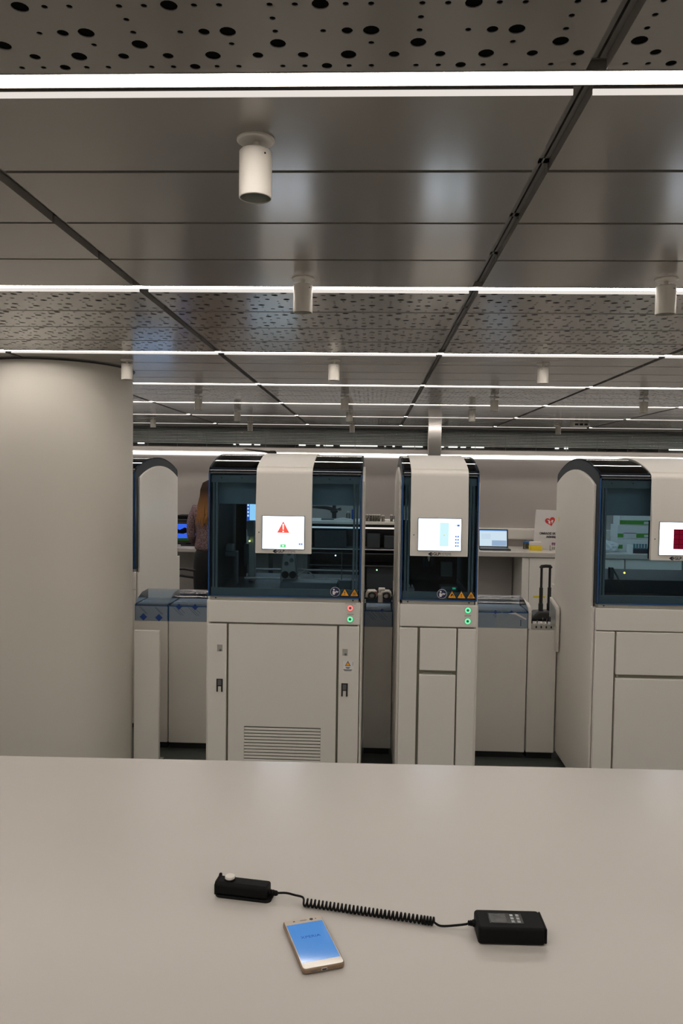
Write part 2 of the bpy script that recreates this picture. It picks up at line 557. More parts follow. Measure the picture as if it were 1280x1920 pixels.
def warn_sign(t, name, cx, cz, y, w, glyph):
    h = w * .88
    s_ = ob(name, MB().prism(tri(cx, cz, w, h), 'y', y - .0008, y), 'ink', t)
    ob('face', MB().prism(tri(cx, cz + h * .085, w * .78, h * .76), 'y', y - .0014, y - .0006), 'orange', s_)
    g = MB()
    yy = y - .0014
    c = cz + h * .34
    if glyph == '!':
        g.prism([(cx - w * .045, c + h * .22), (cx + w * .045, c + h * .22), (cx + w * .02, c - h * .02), (cx - w * .02, c - h * .02)], 'y', yy - .0006, yy)
        g.disc(cx, c - h * .10, yy, w * .04, n=10)
    elif glyph == 'bio':
        for a in (90, 210, 330):
            ca, sa = math.cos(math.radians(a)), math.sin(math.radians(a))
            g.annulus(cx + ca * w * .10, c + sa * w * .10, yy, w * .105, w * .06, n=14, a0=math.radians(a + 35 - 180), a1=math.radians(a + 325 - 180))
        g.disc(cx, c, yy, w * .05, n=10)
    else:                                       # hand / crush sign
        g.prism([(cx - w * .16, c - h * .12), (cx - w * .02, c - h * .04), (cx + w * .05, c + h * .12), (cx + w * .13, c - h * .06), (cx + w * .19, c - h * .1), (cx + w * .12, c + h * .16), (cx, c + h * .24), (cx - w * .1, c + h * .12)], 'y', yy - .0006, yy)
    ob('symbol', g, 'ink', s_)
    return s_

def manual_sign(t, cx, cz, y, r):
    s_ = ob('manual_sign', MB().disc(cx, cz, y, r, .0008, 32), 'signwhite', t)
    ob('disc', MB().disc(cx, cz, y - .0006, r * .93, .0008, 32), 'signblue', s_)
    g = MB()
    yy = y - .0014
    g.disc(cx - r * .28, cz + r * .45, yy, r * .2, n=14)
    g.prism([(cx + a * r, cz + b * r) for a, b in [(-.55, .1), (-.3, .2), (-.1, .1), (.0, -.1), (.3, -.05), (.25, -.25), (-.05, -.3), (-.05, -.6), (-.5, -.6)]], 'y', yy - .0006, yy)
    g.prism([(cx + a * r, cz + b * r) for a, b in [(-.02, .12), (.25, .25), (.42, .1), (.75, .15), (.55, -.2), (.3, -.02)]], 'y', yy - .0006, yy)
    ob('symbol', g, 'signwhite', s_)

def rings(t, x, z, y, color):
    b = ob('button', MB().cyl((x, y, z), (x, y - .004, z), .018, n=28), 'rail', t)
    M_ = M['btn_' + color]
    ob('lit_ring', MB().annulus(x, z, y - .004, .0155, .0075, .0008, 24), M_, b)
    ob('cap', MB().cyl((x, y - .004, z), (x, y - .0052, z), .0055, n=16), 'post', b)

M['btn_red'] = emis('button_red', (1., .22, .20), 1.2)
M['btn_green'] = emis('button_green', (.16, .95, .42), 1.1)
M['dimgreen'] = emis('tray_green', (.05, .5, .25), .5)
M['led_y'] = emis('led_yellow', (.9, 1., .2), 4)
M['led_g'] = emis('led_green', (.3, 1., .3), 4)
M['led_w'] = emis('led_white', (.8, .9, 1.), 4)
M['led_o'] = emis('led_orange', (1., .5, .05), 5)
M['ui_red'] = emis('screen_red', (1., .13, .09), .95)
M['ui_white'] = emis('screen_text_white', (1., 1., 1.), 1.3)
M['ui_green'] = emis('screen_green', (.10, .78, .22), 1.)
M['ui_blue'] = emis('screen_blue', (.05, .16, .62), 1.)
M['ui_cyan'] = emis('screen_cyan', (.62, .90, .95), 1.05)
M['ui_orange'] = emis('screen_orange', (1., .62, .12), 1.)
M['ui_wine'] = emis('screen_wine', (.06, .003, .008), 1.)
M['ui_wine2'] = emis('screen_wine_light', (.15, .004, .016), 1.)
M['ui_grey'] = emis('screen_grey', (.70, .74, .78), 1.1)

ZB, ZH, ZS, RISE = 1.092, 1.115, 1.782, .103     # fascia top, hood bottom, arch spring, arch rise

def analyzer(loc, Wd, D, label, p0, p1, screen, front=True):
    t = thing('analyzer_module', label, 'lab machine', loc, 0)
    # base cabinet
    ob('cabinet_body', MB().box(.004, Wd - .004, .022, D + .035, .07, 1.088), 'white', t, bevel=.004)
    ob('fascia', MB().box(0, Wd, 0, .024, .974, ZB), 'white', t, bevel=.004)
    ob('top_rail', MB().box(.012, Wd - .012, .008, D, ZB - .004, ZH), 'rail', t)
    for x in (.04, Wd - .04):
        ob('screw', MB().cyl((x, .008, 1.104), (x, .006, 1.104), .004, n=10), 'black', t)
    # hood: front, roof, back and side sheets of tinted acrylic
    ob('front_pane', MB().box(.006, Wd - .006, .0, .006, ZH, ZS - .012), 'tint', t)
    def corner(r, n=20):
        return [(.036 - r * math.cos(a), ZS - .014 + r * math.sin(a)) for a in (math.radians(68) * k / n for k in range(n + 1))]
    ao = arch(.020, D - .020, 1.801, .084)
    ai = arch(.024, D - .024, 1.797, .082)
    lipf = corner(.036)
    lipb = [(D - y, z) for y, z in lipf[::-1]]
    ob('roof_pane', MB().strip(ao, ai, 'x', .0, Wd), 'tintdeep', t)
    ob('back_pane', MB().box(.006, Wd - .006, D - .006, D, ZH, ZS), 'tint', t)
    for sx in (0, 1):
        xa = .0 if sx == 0 else Wd - .010
        side = [(0, ZH - .002)] + lipf + ao + lipb + [(D, ZH - .002)]
        ob('side_sheet', MB().prism(side, 'x', xa, xa + .010), 'sidesheet', t)
        xo = -.012 if sx == 0 else Wd
        inner = arch(.062, D - .038, ZS - .045, .085)
        sp = [(.028, .06), (.028, 1.088), (.062, 1.088)] + inner + [(D - .038, 1.088), (D + .033, 1.088), (D + .033, .06)]
        ob('side_panel', MB().prism(sp, 'x', xo, xo + .012), 'white', t, bevel=.002)
        # blue cut edges of the acrylic
        xe = .0 if sx == 0 else Wd - .007
        ob('sheet_edge', MB().box(xe, xe + .007, -.003, .004, ZH, ZS - .01), 'edge', t)
    ob('sheet_edge', MB().box(.0, Wd, -.003, .004, ZH - .001, ZH + .005), 'edge', t)
    lipi = [(y + .006, z - .006) for y, z in lipf]
    ob('hood_lip', MB().strip(lipf, lipi, 'x', .0, Wd), 'gloss', t)
    ob('hood_lip', MB().strip(lipb, [(y - .006, z - .006) for y, z in lipb], 'x', .0, Wd), 'gloss', t)
    for fx in (.05, Wd - .05):
        for fy in (.08, D - .08):
            ob('foot', MB().cyl((fx, fy, 0), (fx, fy, .072), .022, n=14), 'black', t)
    # inner frame
    for x in (.018, .034, Wd - .03, Wd - .046):
        ob('post', MB().box(x, x + .011, .02, .04, ZH, ZS - .02), 'post', t)
    ob('top_rail_inner', MB().box(.012, Wd - .012, .018, .034, 1.722, 1.768), 'post', t)
    for x in (.065, .175, Wd - .175, Wd - .065):
        ob('screw', MB().cyl((x, .018, 1.747), (x, .016, 1.747), .004, n=8), 'black', t)
    ob('bottom_rail', MB().box(.012, Wd - .012, .018, .032, ZH, 1.158), 'post', t)
    ob('added_dark_plate', MB().box(.014, Wd - .014, .036, D - .02, 1.768, 1.776), 'addedplate', t)  # added dark plate, makes the tinted roof above look dark
    ob('deck', MB().box(.014, Wd - .014, .034, D - .01, ZH, ZH + .012), 'dark', t)
    # arched white panel with the touch screen
    zf = 1.352
    outer = [(-.028, zf), (-.028, 1.562), (-.0065, 1.745)] + corner(.042)[1:] + arch(.018, D - .018, 1.8075, .084)
    inner = [(-.004, zf), (-.004, 1.562), (-.001, 1.742)] + corner(.037)[1:] + arch(.021, D - .021, 1.8022, .084)
    ob('arched_panel', MB().strip(outer, inner, 'x', p0, p1), 'white', t, smooth=20)
    ob('screen_back', MB().box(p0 + .004, p1 - .004, -.0275, .03, zf + .003, 1.555), 'black', t)
    sx0, sx1, sz0, sz1 = screen
    disp = ob('display', MB().box(sx0, sx1, -.0295, -.0275, sz0, sz1), 'scr', t)
    ob('bezel', MB().box(sx0 - .004, sx0, -.0315, -.028, sz0 - .004, sz1 + .004).box(sx1, sx1 + .004, -.0315, -.028, sz0 - .004, sz1 + .004)
       .box(sx0, sx1, -.0315, -.028, sz1, sz1 + .004).box(sx0, sx1, -.0315, -.028, sz0 - .004, sz0), 'bezel', t)
    ob('indicator', MB().cyl((p0 + .018, -.028, 1.462), (p0 + .018, -.029, 1.462), .003, n=10), 'black', t)
    cx = (p0 + p1) / 2
    lx = cx - .044
    lg = MB().prism([(lx - .013, 1.3630), (lx, 1.3540), (lx + .011, 1.3540), (lx + .002, 1.3630), (lx + .011, 1.3720), (lx, 1.3720)], 'y', -.0287, -.028)
    lg.prism([(lx + .003, 1.3630), (lx + .012, 1.3570), (lx + .012, 1.3690)], 'y', -.0287, -.028)
    ob('logo', lg, 'ink', t)
    text('logo_text', 'GLP', .021, 'ink', t, (lx + .014, -.0284, 1.3630), align='LEFT', bold=.0006)
    text('logo_text', 'SYSTEMS', .019, 'inkgrey', t, (lx + .050, -.0284, 1.3630), align='LEFT', wide=.8)
    return t, disp

M['addedplate'] = mat('added_dark_plate', (.035, .07, .105), .6, noise=.1)
M['sidesheet'] = mat('side_sheet_dark', (.018, .027, .038), .45, spec=.18, noise=.1, nscale=10)
M['gloss'] = mat('black_gloss', (.008, .012, .018), .03, spec=.8, noise=.1)
M['bezel'] = mat('screen_bezel', (.22, .24, .27), .4, noise=.04)

def ui(disp, x0, x1, z0, z1, m, d=.0004):
    return ob('screen_item', MB().box(x0, x1, -.0295 - d, -.0293, z0, z1), m, disp)

def lower_panels(t, Wd, cuts, tops):
    pass

# ---- module with the alert
t, disp = analyzer((-.868, 4.05, 0), .815, .92, 'wide white lab module whose touch screen shows a red warning triangle', .256, .552, (.294, .513, 1.376, 1.548), True)
A1 = t
ui_ = MB().prism([(.370, 1.461), (.436, 1.461), (.403, 1.523)], 'y', -.0301, -.0293)
ob('alert_triangle', ui_, 'ui_red', disp)
ob('alert_mark', MB().prism([(.399, 1.508), (.407, 1.508), (.4055, 1.478), (.4005, 1.478)], 'y', -.0306, -.0299).box(.3995, .4065, -.0306, -.0299, 1.465, 1.472), 'ui_white', disp)
ui(disp, .388, .418, 1.384, 1.401, 'ui_green')
ob('screen_item', MB().box(.398, .408, -.0303, -.0297, 1.389, 1.396), 'ui_white', disp)
ui(disp, .486, .506, 1.398, 1.408, 'ui_blue')
ob('screen_item', MB().box(.492, .500, -.0303, -.0297, 1.400, 1.406), 'ui_grey', disp)
for k, z in enumerate((1.447, 1.440, 1.425)):
    ui(disp, .376 - .01 * k, .430 + .01 * k, z, z + .0014, 'ui_grey')
# doors
def door(t, name, x0, x1, z0, z1, y0=0.):
    return ob(name, MB().box(x0, x1, y0, .0245, z0, z1), 'white', t, bevel=.003)
ob('recess', MB().box(.01, .80, .019, .0225, .07, .97), 'groove', t)
dl = door(t, 'door', 0, .101, .05, .965)
dr = door(t, 'door', .704, .812, .05, .965)
# centre panel with a louvred opening
vx0, vx1, vz0, vz1 = .199, .612, .06, .4135
px0, px1, pz0, pz1 = .113, .692, .05, .965
cp = MB()
for a in ((px0, vx0, pz0, pz1), (vx1, px1, pz0, pz1), (vx0, vx1, vz1, pz1), (vx0, vx1, pz0, vz0)):
    cp.box(a[0], a[1], 0, .022, a[2], a[3])
centre = ob('service_panel', cp, 'white', t)
ob('vent_back', MB().box(vx0, vx1, .0195, .0218, vz0, vz1), 'ceildark', centre)
for k in range(20):
    z = vz1 - .0055 - k * .01725
    if z < vz0 + .02:
        break
    ob('vent_slat', MB().prism([(.0002, z - .0125), (.0002, z - .002), (.0015, z - .001), (.0035, z - .001), (.0035, z - .0125)], 'x', vx0 + .001, vx1 - .001), 'white', centre)
for d_, x, dz in ((dl, .066, 0), (dr, .737, -.008)):
    k = ob('key_lock', MB().box(x - .014, x + .014, -.002, .001, .817 + dz, .853 + dz), 'rail', d_)
    ob('lock_barrel', MB().cyl((x + .003, -.002, .824 + dz), (x + .003, -.005, .824 + dz), .0065, n=16), 'post', k)
    lt = ob('latch', MB().box(x - .017, x + .017, -.004, .001, .628 + dz, .668 + dz).box(x - .017, x - .009, -.004, .001, .598 + dz, .628 + dz).box(x + .009, x + .017, -.004, .001, .598 + dz, .628 + dz), 'black', d_)
    ob('latch_paddle', MB().box(x - .010, x + .010, -.006, -.003, .634 + dz, .663 + dz), 'inkgrey', lt)
    ob('latch_tongue', MB().box(x - .007, x + .007, -.003, .001, .600 + dz, .629 + dz), 'white2', lt)
lab = ob('warning_label', MB().box(.728, .786, -.0008, .0005, .722, .782), 'signwhite', dr)
ob('sign_edge', MB().prism(tri(.753, .754, .03, .027), 'y', -.0014, -.0006), 'ink', lab)
ob('sign_face', MB().prism(tri(.753, .7565, .022, .019), 'y', -.002, -.001), 'orange', lab)
ob('print_lines', MB().box(.741, .765, -.0013, -.0006, .745, .748).box(.745, .761, -.0013, -.0006, .740, .743).box(.730, .776, -.0013, -.0006, .732, .735).box(.734, .772, -.0013, -.0006, .727, .730).box(.779, .7805, -.0013, -.0006, .756, .776), 'ink', lab)
manual_sign(t, .680, 1.150, -.0002, .0255)
warn_sign(t, 'warning_sign', .731, 1.126, -.0002, .053, '!')
warn_sign(t, 'warning_sign', .782, 1.126, -.0002, .053, 'bio')
rings(t, .761, 1.065, 0, 'red')
rings(t, .761, 1.005, 0, 'green')
text('button_caption', 'ON/OFF RESTART', .0095, 'inkgrey', t, (.763, -.0004, 1.0885), wide=.8)
text('button_caption', 'ON/OFF', .0095, 'inkgrey', t, (.763, -.0004, 1.030))
# what stands inside the hood
ob('back_plate', MB().box(.022, .088, .70, .71, ZH + .012, 1.70), 'dark', t)
ob('header', MB().box(.014, .80, .10, .106, 1.605, 1.724), 'header', t)
ob('lift_column', MB().box(.135, .172, .50, .56, ZH + .012, 1.40), 'alu', t, bevel=.004)
ob('lift_cap', MB().box(.126, .168, .47, .56, 1.44, 1.49).box(.13, .165, .48, .56, 1.40, 1.44), 'header', t)
g = ob('gripper_unit', MB().prism([(.345, 1.125), (.43, 1.125), (.438, 1.16), (.425, 1.29), (.41, 1.36), (.365, 1.36), (.35, 1.29), (.338, 1.16)], 'y', .40, .47), 'alu', t, bevel=.006)
for x in (.368, .412):
    ob('roller', MB().cyl((x, .405, 1.185), (x, .39, 1.185), .021, n=20), 'black', g)
for x, z in ((.375, 1.25), (.405, 1.27), (.39, 1.31)):
    ob('pulley', MB().cyl((x, .405, z), (x, .392, z), .013, n=14), 'post', g)
ob('left_bracket', MB().box(.04, .105, .25, .32, 1.30, 1.33).box(.098, .108, .25, .32, 1.14, 1.33).box(.045, .085, .24, .32, 1.33, 1.37), 'post', t, bevel=.005)
ob('side_gripper', MB().box(.085, .12, .62, .66, 1.20, 1.34).box(.10, .115, .60, .66, 1.16, 1.22), 'post', t, bevel=.008)
for z, y in ((1.19, .60), (1.155, .45)):
    ob('guide_rail', MB().cyl((.12, y, z), (.79, y, z), .006, n=10), 'steel', t)
ob('tray', MB().box(.36, .68, .22, .36, 1.127, 1.165), 'post', t, bevel=.004)
ob('hose', MB().tube([(.44 + .008 * i, .42, 1.175 + .03 * math.sin(PI * i / 12)) for i in range(13)], .003), 'alu', t)
ob('right_holder', MB().box(.69, .76, .22, .30, 1.127, 1.18).box(.70, .705, .26, .27, 1.18, 1.34), 'post', t, bevel=.004)
ob('status_led', MB().cyl((.146, .47, 1.372), (.146, .466, 1.372), .005, n=10), 'led_y', t)
ob('status_led', MB().cyl((.655, .52, 1.29), (.655, .516, 1.29), .004, n=10), 'led_w', t)

# ---- narrow module
t, disp = analyzer((.157, 4.05, 0), .403, .92, 'narrow white lab module standing alone between two track sections', .046, .346, (.088, .309, 1.383, 1.549), True)
A2 = t
ui(disp, .198, .246, 1.404, 1.529, 'ui_cyan')
ui(disp, .217, .226, 1.460, 1.466, 'ui_orange')
ui(disp, .090, .30, 1.394, 1.3945, 'ui_grey')
b_ = ui(disp, .289, .302, 1.510, 1.520, 'ui_blue')
ui(disp, .277, .289, 1.511, 1.519, 'ui_cyan')
for k in range(4):
    z = 1.452 - k * .0165
    ui(disp, .279, .299, z, z + .010, 'ui_blue')
    ob('screen_item', MB().box(.285, .293, -.0303, -.0297, z + .002, z + .008), 'ui_grey', disp)
ob('recess', MB().box(.01, .393, .019, .0225, .07, .97), 'groove', t)
door(t, 'door', 0, .094, .05, .966)
door(t, 'door', .308, .401, .05, .966)
door(t, 'drawer', .108, .300, .740, .966)
low = door(t, 'drawer', .108, .300, .05, .717)
ob('grip_notch', MB().box(.128, .280, .004, .021, .717, .724), 'rail', low)
manual_sign(t, .219, 1.150, -.0002, .0255)
warn_sign(t, 'warning_sign', .272, 1.126, -.0002, .053, 'hand')
warn_sign(t, 'warning_sign', .321, 1.126, -.0002, .053, '!')
warn_sign(t, 'warning_sign', .372, 1.126, -.0002, .053, 'bio')
rings(t, .357, 1.066, 0, 'green')
rings(t, .357, 1.008, 0, 'green')
text('button_caption', 'ON/OFF', .0095, 'inkgrey', t, (.357, -.0004, 1.036))
ob('back_plate', MB().box(.03, .373, .70, .71, ZH + .012, 1.50), 'dark', t)
ob('header', MB().box(.014, .39, .10, .106, 1.605, 1.724), 'header', t)
ob('hole_plate', MB().box(.245, .315, .40, .42, 1.19, 1.28), 'post', t, bevel=.004)
ob('nozzle', MB().lathe([(.008, .05), (.007, .02), (.003, 0)], (.162, .2, 1.30), 12), 'white2', t)
tr = ob('sample_tray', MB().box(.235, .33, .25, .34, 1.127, 1.155), 'post', t, bevel=.003)
ob('tray_led', MB().box(.30, .318, .247, .25, 1.140, 1.150), 'dimgreen', tr)
ob('tube_block', MB().box(.045, .085, .2, .28, 1.127, 1.15).box(.05, .06, .22, .24, 1.15, 1.165).box(.068, .078, .22, .24, 1.15, 1.165), 'alu', t, bevel=.002)
for x in (.15, .17, .2):
    ob('drop_arm', MB().box(x, x + .014, .5, .53, 1.20 + x * .2, 1.50), 'navy', t)

# ---- module at the right edge
t, disp = analyzer((1.183, 4.05, 0), .815, .92, 'white lab module at the right picture edge whose screen shows a dark red grid', .262, .562, (.303, .524, 1.381, 1.549), True)
A3 = t
ui(disp, .374, .49, 1.411, 1.515, 'ui_wine')
for i in range(4):
    for j in range(4):
        ob('screen_item', MB().box(.376 + i * .0285, .401 + i * .0285, -.0303, -.0297, 1.413 + j * .0255, 1.4355 + j * .0255), 'ui_wine2', disp)
ob('recess', MB().box(.01, .80, .019, .0225, .07, .97), 'groove', t)
door(t, 'door', 0, .100, .05, .968)
door(t, 'door', .712, .812, .05, .968)
door(t, 'drawer', .110, .702, .742, .968)
low = door(t, 'drawer', .110, .702, .05, .722)
ob('lock_pin', MB().cyl((.122, .019, .732), (.122, .012, .732), .004, n=10), 'steel', low)
ob('header', MB().box(.014, .80, .10, .106, 1.575, 1.724), 'header', t)
ob('work_deck', MB().box(.02, .79, .34, .88, ZH + .012, 1.20), 'dark', t)
ob('gripper_unit', MB().box(.19, .21, .40, .44, 1.20, 1.26).tube([(.2, .40, 1.26), (.215, .36, 1.22), (.225, .35, 1.19)], .006), 'post', t)
ob('status_led', MB().cyl((.237, .30, 1.245), (.237, .296, 1.245), .005, n=10), 'led_o', t)
ob('caution_sticker', MB().box(-.0128, -.0118, .80, .815, 1.50, 1.53), 'yellow', t)

# ---- module behind the column
A0, disp = analyzer((-1.60 - .83, 5.14, 0), .83, 1.12, 'white lab module partly hidden behind the round column, arched side panel showing', .27, .57, (.31, .53, 1.381, 1.549), True)
t = A0
ob('recess', MB().box(.01, .80, .019, .0225, .07, .97), 'groove', t)
door(t, 'door', 0, .100, .05, .968)
door(t, 'door', .727, .827, .05, .968)
door(t, 'service_panel', .110, .717, .05, .968)
ob('header', MB().box(.014, .815, .10, .106, 1.605, 1.724), 'header', t)
ob('side_trim', MB().box(.826, .834, 1.06, 1.16, .90, .935).box(.826, .834, 1.06, 1.16, .945, 1.08), 'white', t, bevel=.002)

# ------------------------------------------------------------------ sample track
def diamond(mb, cx, cz, y, r):
    mb.prism([(cx - r, cz), (cx, cz - r), (cx + r, cz), (cx, cz + r)], 'y', y - .0005, y)

def slash(mb, x, z, dx, dz, y, w=.0028):
    mb.prism([(x, z), (x + w, z), (x + dx + w, z + dz), (x + dx, z + dz)], 'y', y - .0005, y)

def track(x0, x1, label, body_parts, logos, lines, zc=(.828, .962), caps=True):
    """a conveyor section: body, blue film covered lid"""
    t = thing('conveyor_track', label, 'conveyor', (x0, 4.8, 0), 0, 'conveyor track sections')
    L = x1 - x0
    for a, b in body_parts:
        ob('body_panel', MB().box(a, b, 0, .30, .045, zc[0]), 'white', t, bevel=.003)
    ob('plinth', MB().box(.01, L - .01, .03, .28, 0, .05), 'black', t)
    prof = [(0, zc[0])] + [(.045 - .045 * math.cos(a), zc[1] - .045 + .045 * math.sin(a) + .0) for a in (PI * k / 12 for k in range(0, 5))] + [(.14, zc[1] + .028), (.28, zc[1] + .03), (.28, zc[0])]
    pin = [(y + .004 if y < .2 else y - .004, z - (.004 if z > .85 else 0)) for y, z in prof]
    lid = ob('lid', MB().prism(prof, 'x', .003, L - .003), 'film', t)
    ob('inner_board', MB().box(.01, L - .01, .02, .26, zc[0] + .001, zc[0] + .105), 'alu', lid)
    ob('front_film', MB().box(.004, L - .004, -.0012, -.0002, zc[0] + .001, zc[1] - .040), 'filmw', lid)
    ob('lid_edge', MB().box(0, .003, -.0005, .03, zc[0], zc[1] - .03).box(L - .003, L, -.0005, .03, zc[0], zc[1] - .03).box(.003, L - .003, -.001, .002, zc[1] - .040, zc[1] - .034), 'edge', lid)
    for cx, cz, r in logos:
        p = MB()
        diamond(p, cx, cz, -.0012, r)
        ob('film_logo', p, 'fblue', lid)
    q = MB()
    for a in lines:
        slash(q, *a, -.0012)
    if lines:
        ob('film_lines', q, 'fline', lid)['kind'] = 'stuff'
    return t

M['filmw2'] = mat('film_torn', (.27, .32, .38), .4, noise=.05)
def fl(cx, cz):
    return [(cx + .01, cz - .055, -.055, .055), (cx + .025, cz - .055, -.055, .055), (cx + .033, cz - .04, -.045, .045), (cx + .005, cz - .035, -.02, .02)]
track(-1.497, -1.283, 'track section beside the column with two solid blue diamonds on its lid', [(0, .212)], [(.055, .852, .024), (.155, .849, .024)],
      [(.072, .872, -.045, .045), (.080, .872, -.045, .045), (.172, .870, -.045, .045), (.180, .870, -.045, .045), (.02, .835, .03, -.0)])
track(-1.281, -.90, 'track section running left from the alert module, blue triangles hanging on its lid', [(.002, .379)], [(.067, .921, .020), (.170, .921, .020)], fl(.07, .921) + fl(.17, .92))
TM = track(-.037, .141, 'short track section between the alert module and the narrow module', [(0, .178)], [(.11, .925, .012)], fl(.045, .92) + fl(.11, .92), (.822, .958))
# sample grippers lying on the middle track
for x, s_ in ((.046, 1), (.137, -1)):
    gq = ob('puck_gripper', MB().prism([(x - .042, .992), (x + .030, .992), (x + .034, 1.02), (x + .02, 1.036), (x - .03, 1.034), (x - .042, 1.01)], 'y', .07, .16), 'white2', TM, bevel=.004)
    ob('grip_ring', MB().strip([(x + .026 * math.cos(a), 1.008 + .026 * math.sin(a)) for a in (2 * PI * k / 20 for k in range(21))],
                               [(x + .017 * math.cos(a), 1.008 + .017 * math.sin(a)) for a in (2 * PI * k / 20 for k in range(21))], 'y', .045, .072), 'black', gq)
    ob('ring_hub', MB().cyl((x - .002, .055, 1.008), (x - .002, .072, 1.008), .012, n=16), 'alu', gq)
ob('centre_block', MB().box(.083, .115, .03, .10, .968, 1.022).box(.088, .13, .1, .18, 1.02, 1.045), 'white2', TM, bevel=.004)
ob('pink_clip', MB().box(.055, .078, .06, .10, 1.015, 1.034), 'pink', TM, bevel=.003)
ob('gripper_mount', MB().box(.004, .174, .10, .2, .985, 1.0), 'black', TM)
for z in (.985, .972):
    ob('side_pin', MB().cyl((.004, .03, z), (.004, .02, z), .005, n=10), 'signwhite', TM)
TR = track(.655, .985, 'track section running right from the narrow module, torn film on its lid', [(.0, .326)], [(.125, .930, .013), (.225, .930, .013)],
           [(.14, .885, -.03, .03), (.15, .885, -.03, .03), (.24, .885, -.04, .04), (.25, .89, -.035, .035)], (.832, .966))
lid = [c for c in TR.children if c.name.startswith('lid')][0]
ob('torn_film', MB().prism([(.12, .832), (.135, .915), (.17, .93), (.185, .895), (.21, .915), (.25, .925), (.315, .895), (.316, .832)], 'y', -.0022, -.0012), 'filmw2', lid)
ob('film_fold', MB().prism([(.20, .922), (.25, .930), (.318, .893), (.316, .885), (.248, .918)], 'y', -.003, -.0018), 'paper', lid)
ob('film_mark', MB().box(.281, .286, -.0032, -.0022, .845, .885), 'fline', lid)
ob('end_cap', MB().prism([(-.002, .832), (-.002, .93), (.02, .962), (.08, .978), (.28, .980), (.28, .832)], 'x', .330, .350), 'white2', TR, bevel=.003)
# open end of the track with a toothed carrier
TE = thing('conveyor_end', 'open track end with silver toothed rail below the black trolley handle', 'conveyor', (.988, 4.8, 0), 0, 'conveyor track sections')
ob('body_panel', MB().box(0, .176, .0, .30, .045, .823), 'white', TE, bevel=.006)
ob('plinth', MB().box(.01, .17, .03, .28, 0, .05), 'black', TE)
rl = MB().box(.02, .155, .004, .02, .824, .862)
ob('toothed_rail', rl, 'steel', TE)
for k in range(4):
    ob('carrier_clip', MB().box(.026 + k * .031, .042 + k * .031, .0, .016, .858, .874), 'signwhite', TE, bevel=.002)
    ob('carrier_slot', MB().box(.044 + k * .031, .052 + k * .031, .001, .006, .834, .848), 'black', TE)
for x, h in ((.020, .03), (.055, .02), (.09, .035), (.115, .03), (.132, .045)):
    ob('pin', MB().box(x, x + .006, .01, .03, .86, .86 + h), 'black', TE, bevel=.002)
ob('end_wall', MB().prism([(-.06, .70), (-.06, .960), (-.04, .978), (.14, 1.012), (.14, .70)], 'x', .158, .176), 'white2', TE, bevel=.003)
ob('wall_lining', MB().prism([(-.03, .85), (-.03, .955), (.0, .970), (.12, .992), (.12, .85)], 'x', .1555, .1582), 'alu', TE)
# stuff tucked between the track end and the right module
for k, (z, m_) in enumerate(((.62, 'alu'), (.50, 'black'), (.40, 'rail'), (.30, 'fblue'), (.22, 'paper'))):
    ob('cable_stub', MB().tube([(.172, .10, z + .03), (.172, .04, z), (.172, .10, z - .04)], .004), m_, TE)
t = thing('low_partition', 'plain low white partition board standing beside the foot of the round column', 'partition', (-1.395, 4.45, 0))
ob('board', MB().box(0, .153, 0, .028, .0, .836), 'white', t, bevel=.004)
ob('foot', MB().box(.03, .14, .028, .16, 0, .02), 'rail', t)

# trolley bag behind the track end
t = thing('trolley_bag', 'black trolley bag with telescopic handle raised, behind the track end', 'trolley bag', (1.19, 5.3, 0), .25)
ob('bag_body', MB().box(-.13, .10, -.09, .10, .03, .80), 'rubber', t, bevel=.03, seg=3)
ob('top_housing', MB().prism([(-.10, .80), (-.10, .83), (-.06, .862), (.06, .862), (.09, .83), (.09, .80)], 'y', -.05, .05), 'black', t, bevel=.012)
for x in (-.022, .040):
    ob('handle_tube', MB().cyl((x, 0, .85), (x, 0, 1.02), .0125, n=14).cyl((x, 0, 1.02), (x, 0, 1.155), .0085, n=14), 'black', t)
    ob('tube_collar', MB().cyl((x, 0, .86), (x, 0, .91), .016, n=14), 'black', t)
ob('handle_grip', MB().tube([(-.030, 0, 1.155), (-.022, 0, 1.166), (.009, 0, 1.168), (.040, 0, 1.166), (.048, 0, 1.155)], .012, 10), 'black', t)
for x in (-.1, .07):
    ob('wheel', MB().cyl((x - .012, .08, .03), (x + .012, .08, .03), .03, n=18), 'rubber', t)

# ------------------------------------------------------------------ along the back wall
BY = 8.5
wt = tag(ob('worktop', MB().box(.95, XR - .02, BY, YW - .005, .905, .958), 'counter', bevel=.004), 'white back worktop carrying the laptop, paper bag and boxes', 'worktop')
t = thing('knee_panel', 'bare grey panel closing the recess under the worktop below the laptop', 'panel', (.97, BY + .52, 0))
ob('panel_board', MB().box(0, .68, 0, .03, 0, .90), 'wall', t)
nm = ['narrow white base cabinet right of the dark recess, behind the trolley handle', 'white base cabinet second right of the recess', 'white base cabinet seen low through the right module hood', 'white base cabinet furthest right behind the right module']
for k, (a, b) in enumerate(((1.665, 2.16), (2.17, 2.78), (2.79, 3.40), (3.41, 4.5))):
    t = thing('base_cabinet', nm[k], 'cabinet', (a, BY + .02, 0), 0, 'base cabinets under the back worktop')
    ob('carcass', MB().box(0, b - a, .02, .70, .08, .90), 'white', t)
    ob('plinth', MB().box(0, b - a, .06, .66, 0, .08), 'inkgrey', t)
    if k == 0:
        ob('filler', MB().box(0, .075, 0, .022, .08, .895), 'white', t, bevel=.002)
        d_ = ob('door', MB().box(.080, b - a - .003, 0, .022, .08, .895), 'white', t, bevel=.002)
        ob('tape_strip', MB().box(.13, .26, -.001, .0005, .455, .475), 'yellow', d_)
    else:
        ob('drawer', MB().box(.003, b - a - .003, 0, .022, .70, .895), 'white', t, bevel=.002)
        ob('door', MB().box(.003, b - a - .003, 0, .022, .08, .694), 'white', t, bevel=.002)
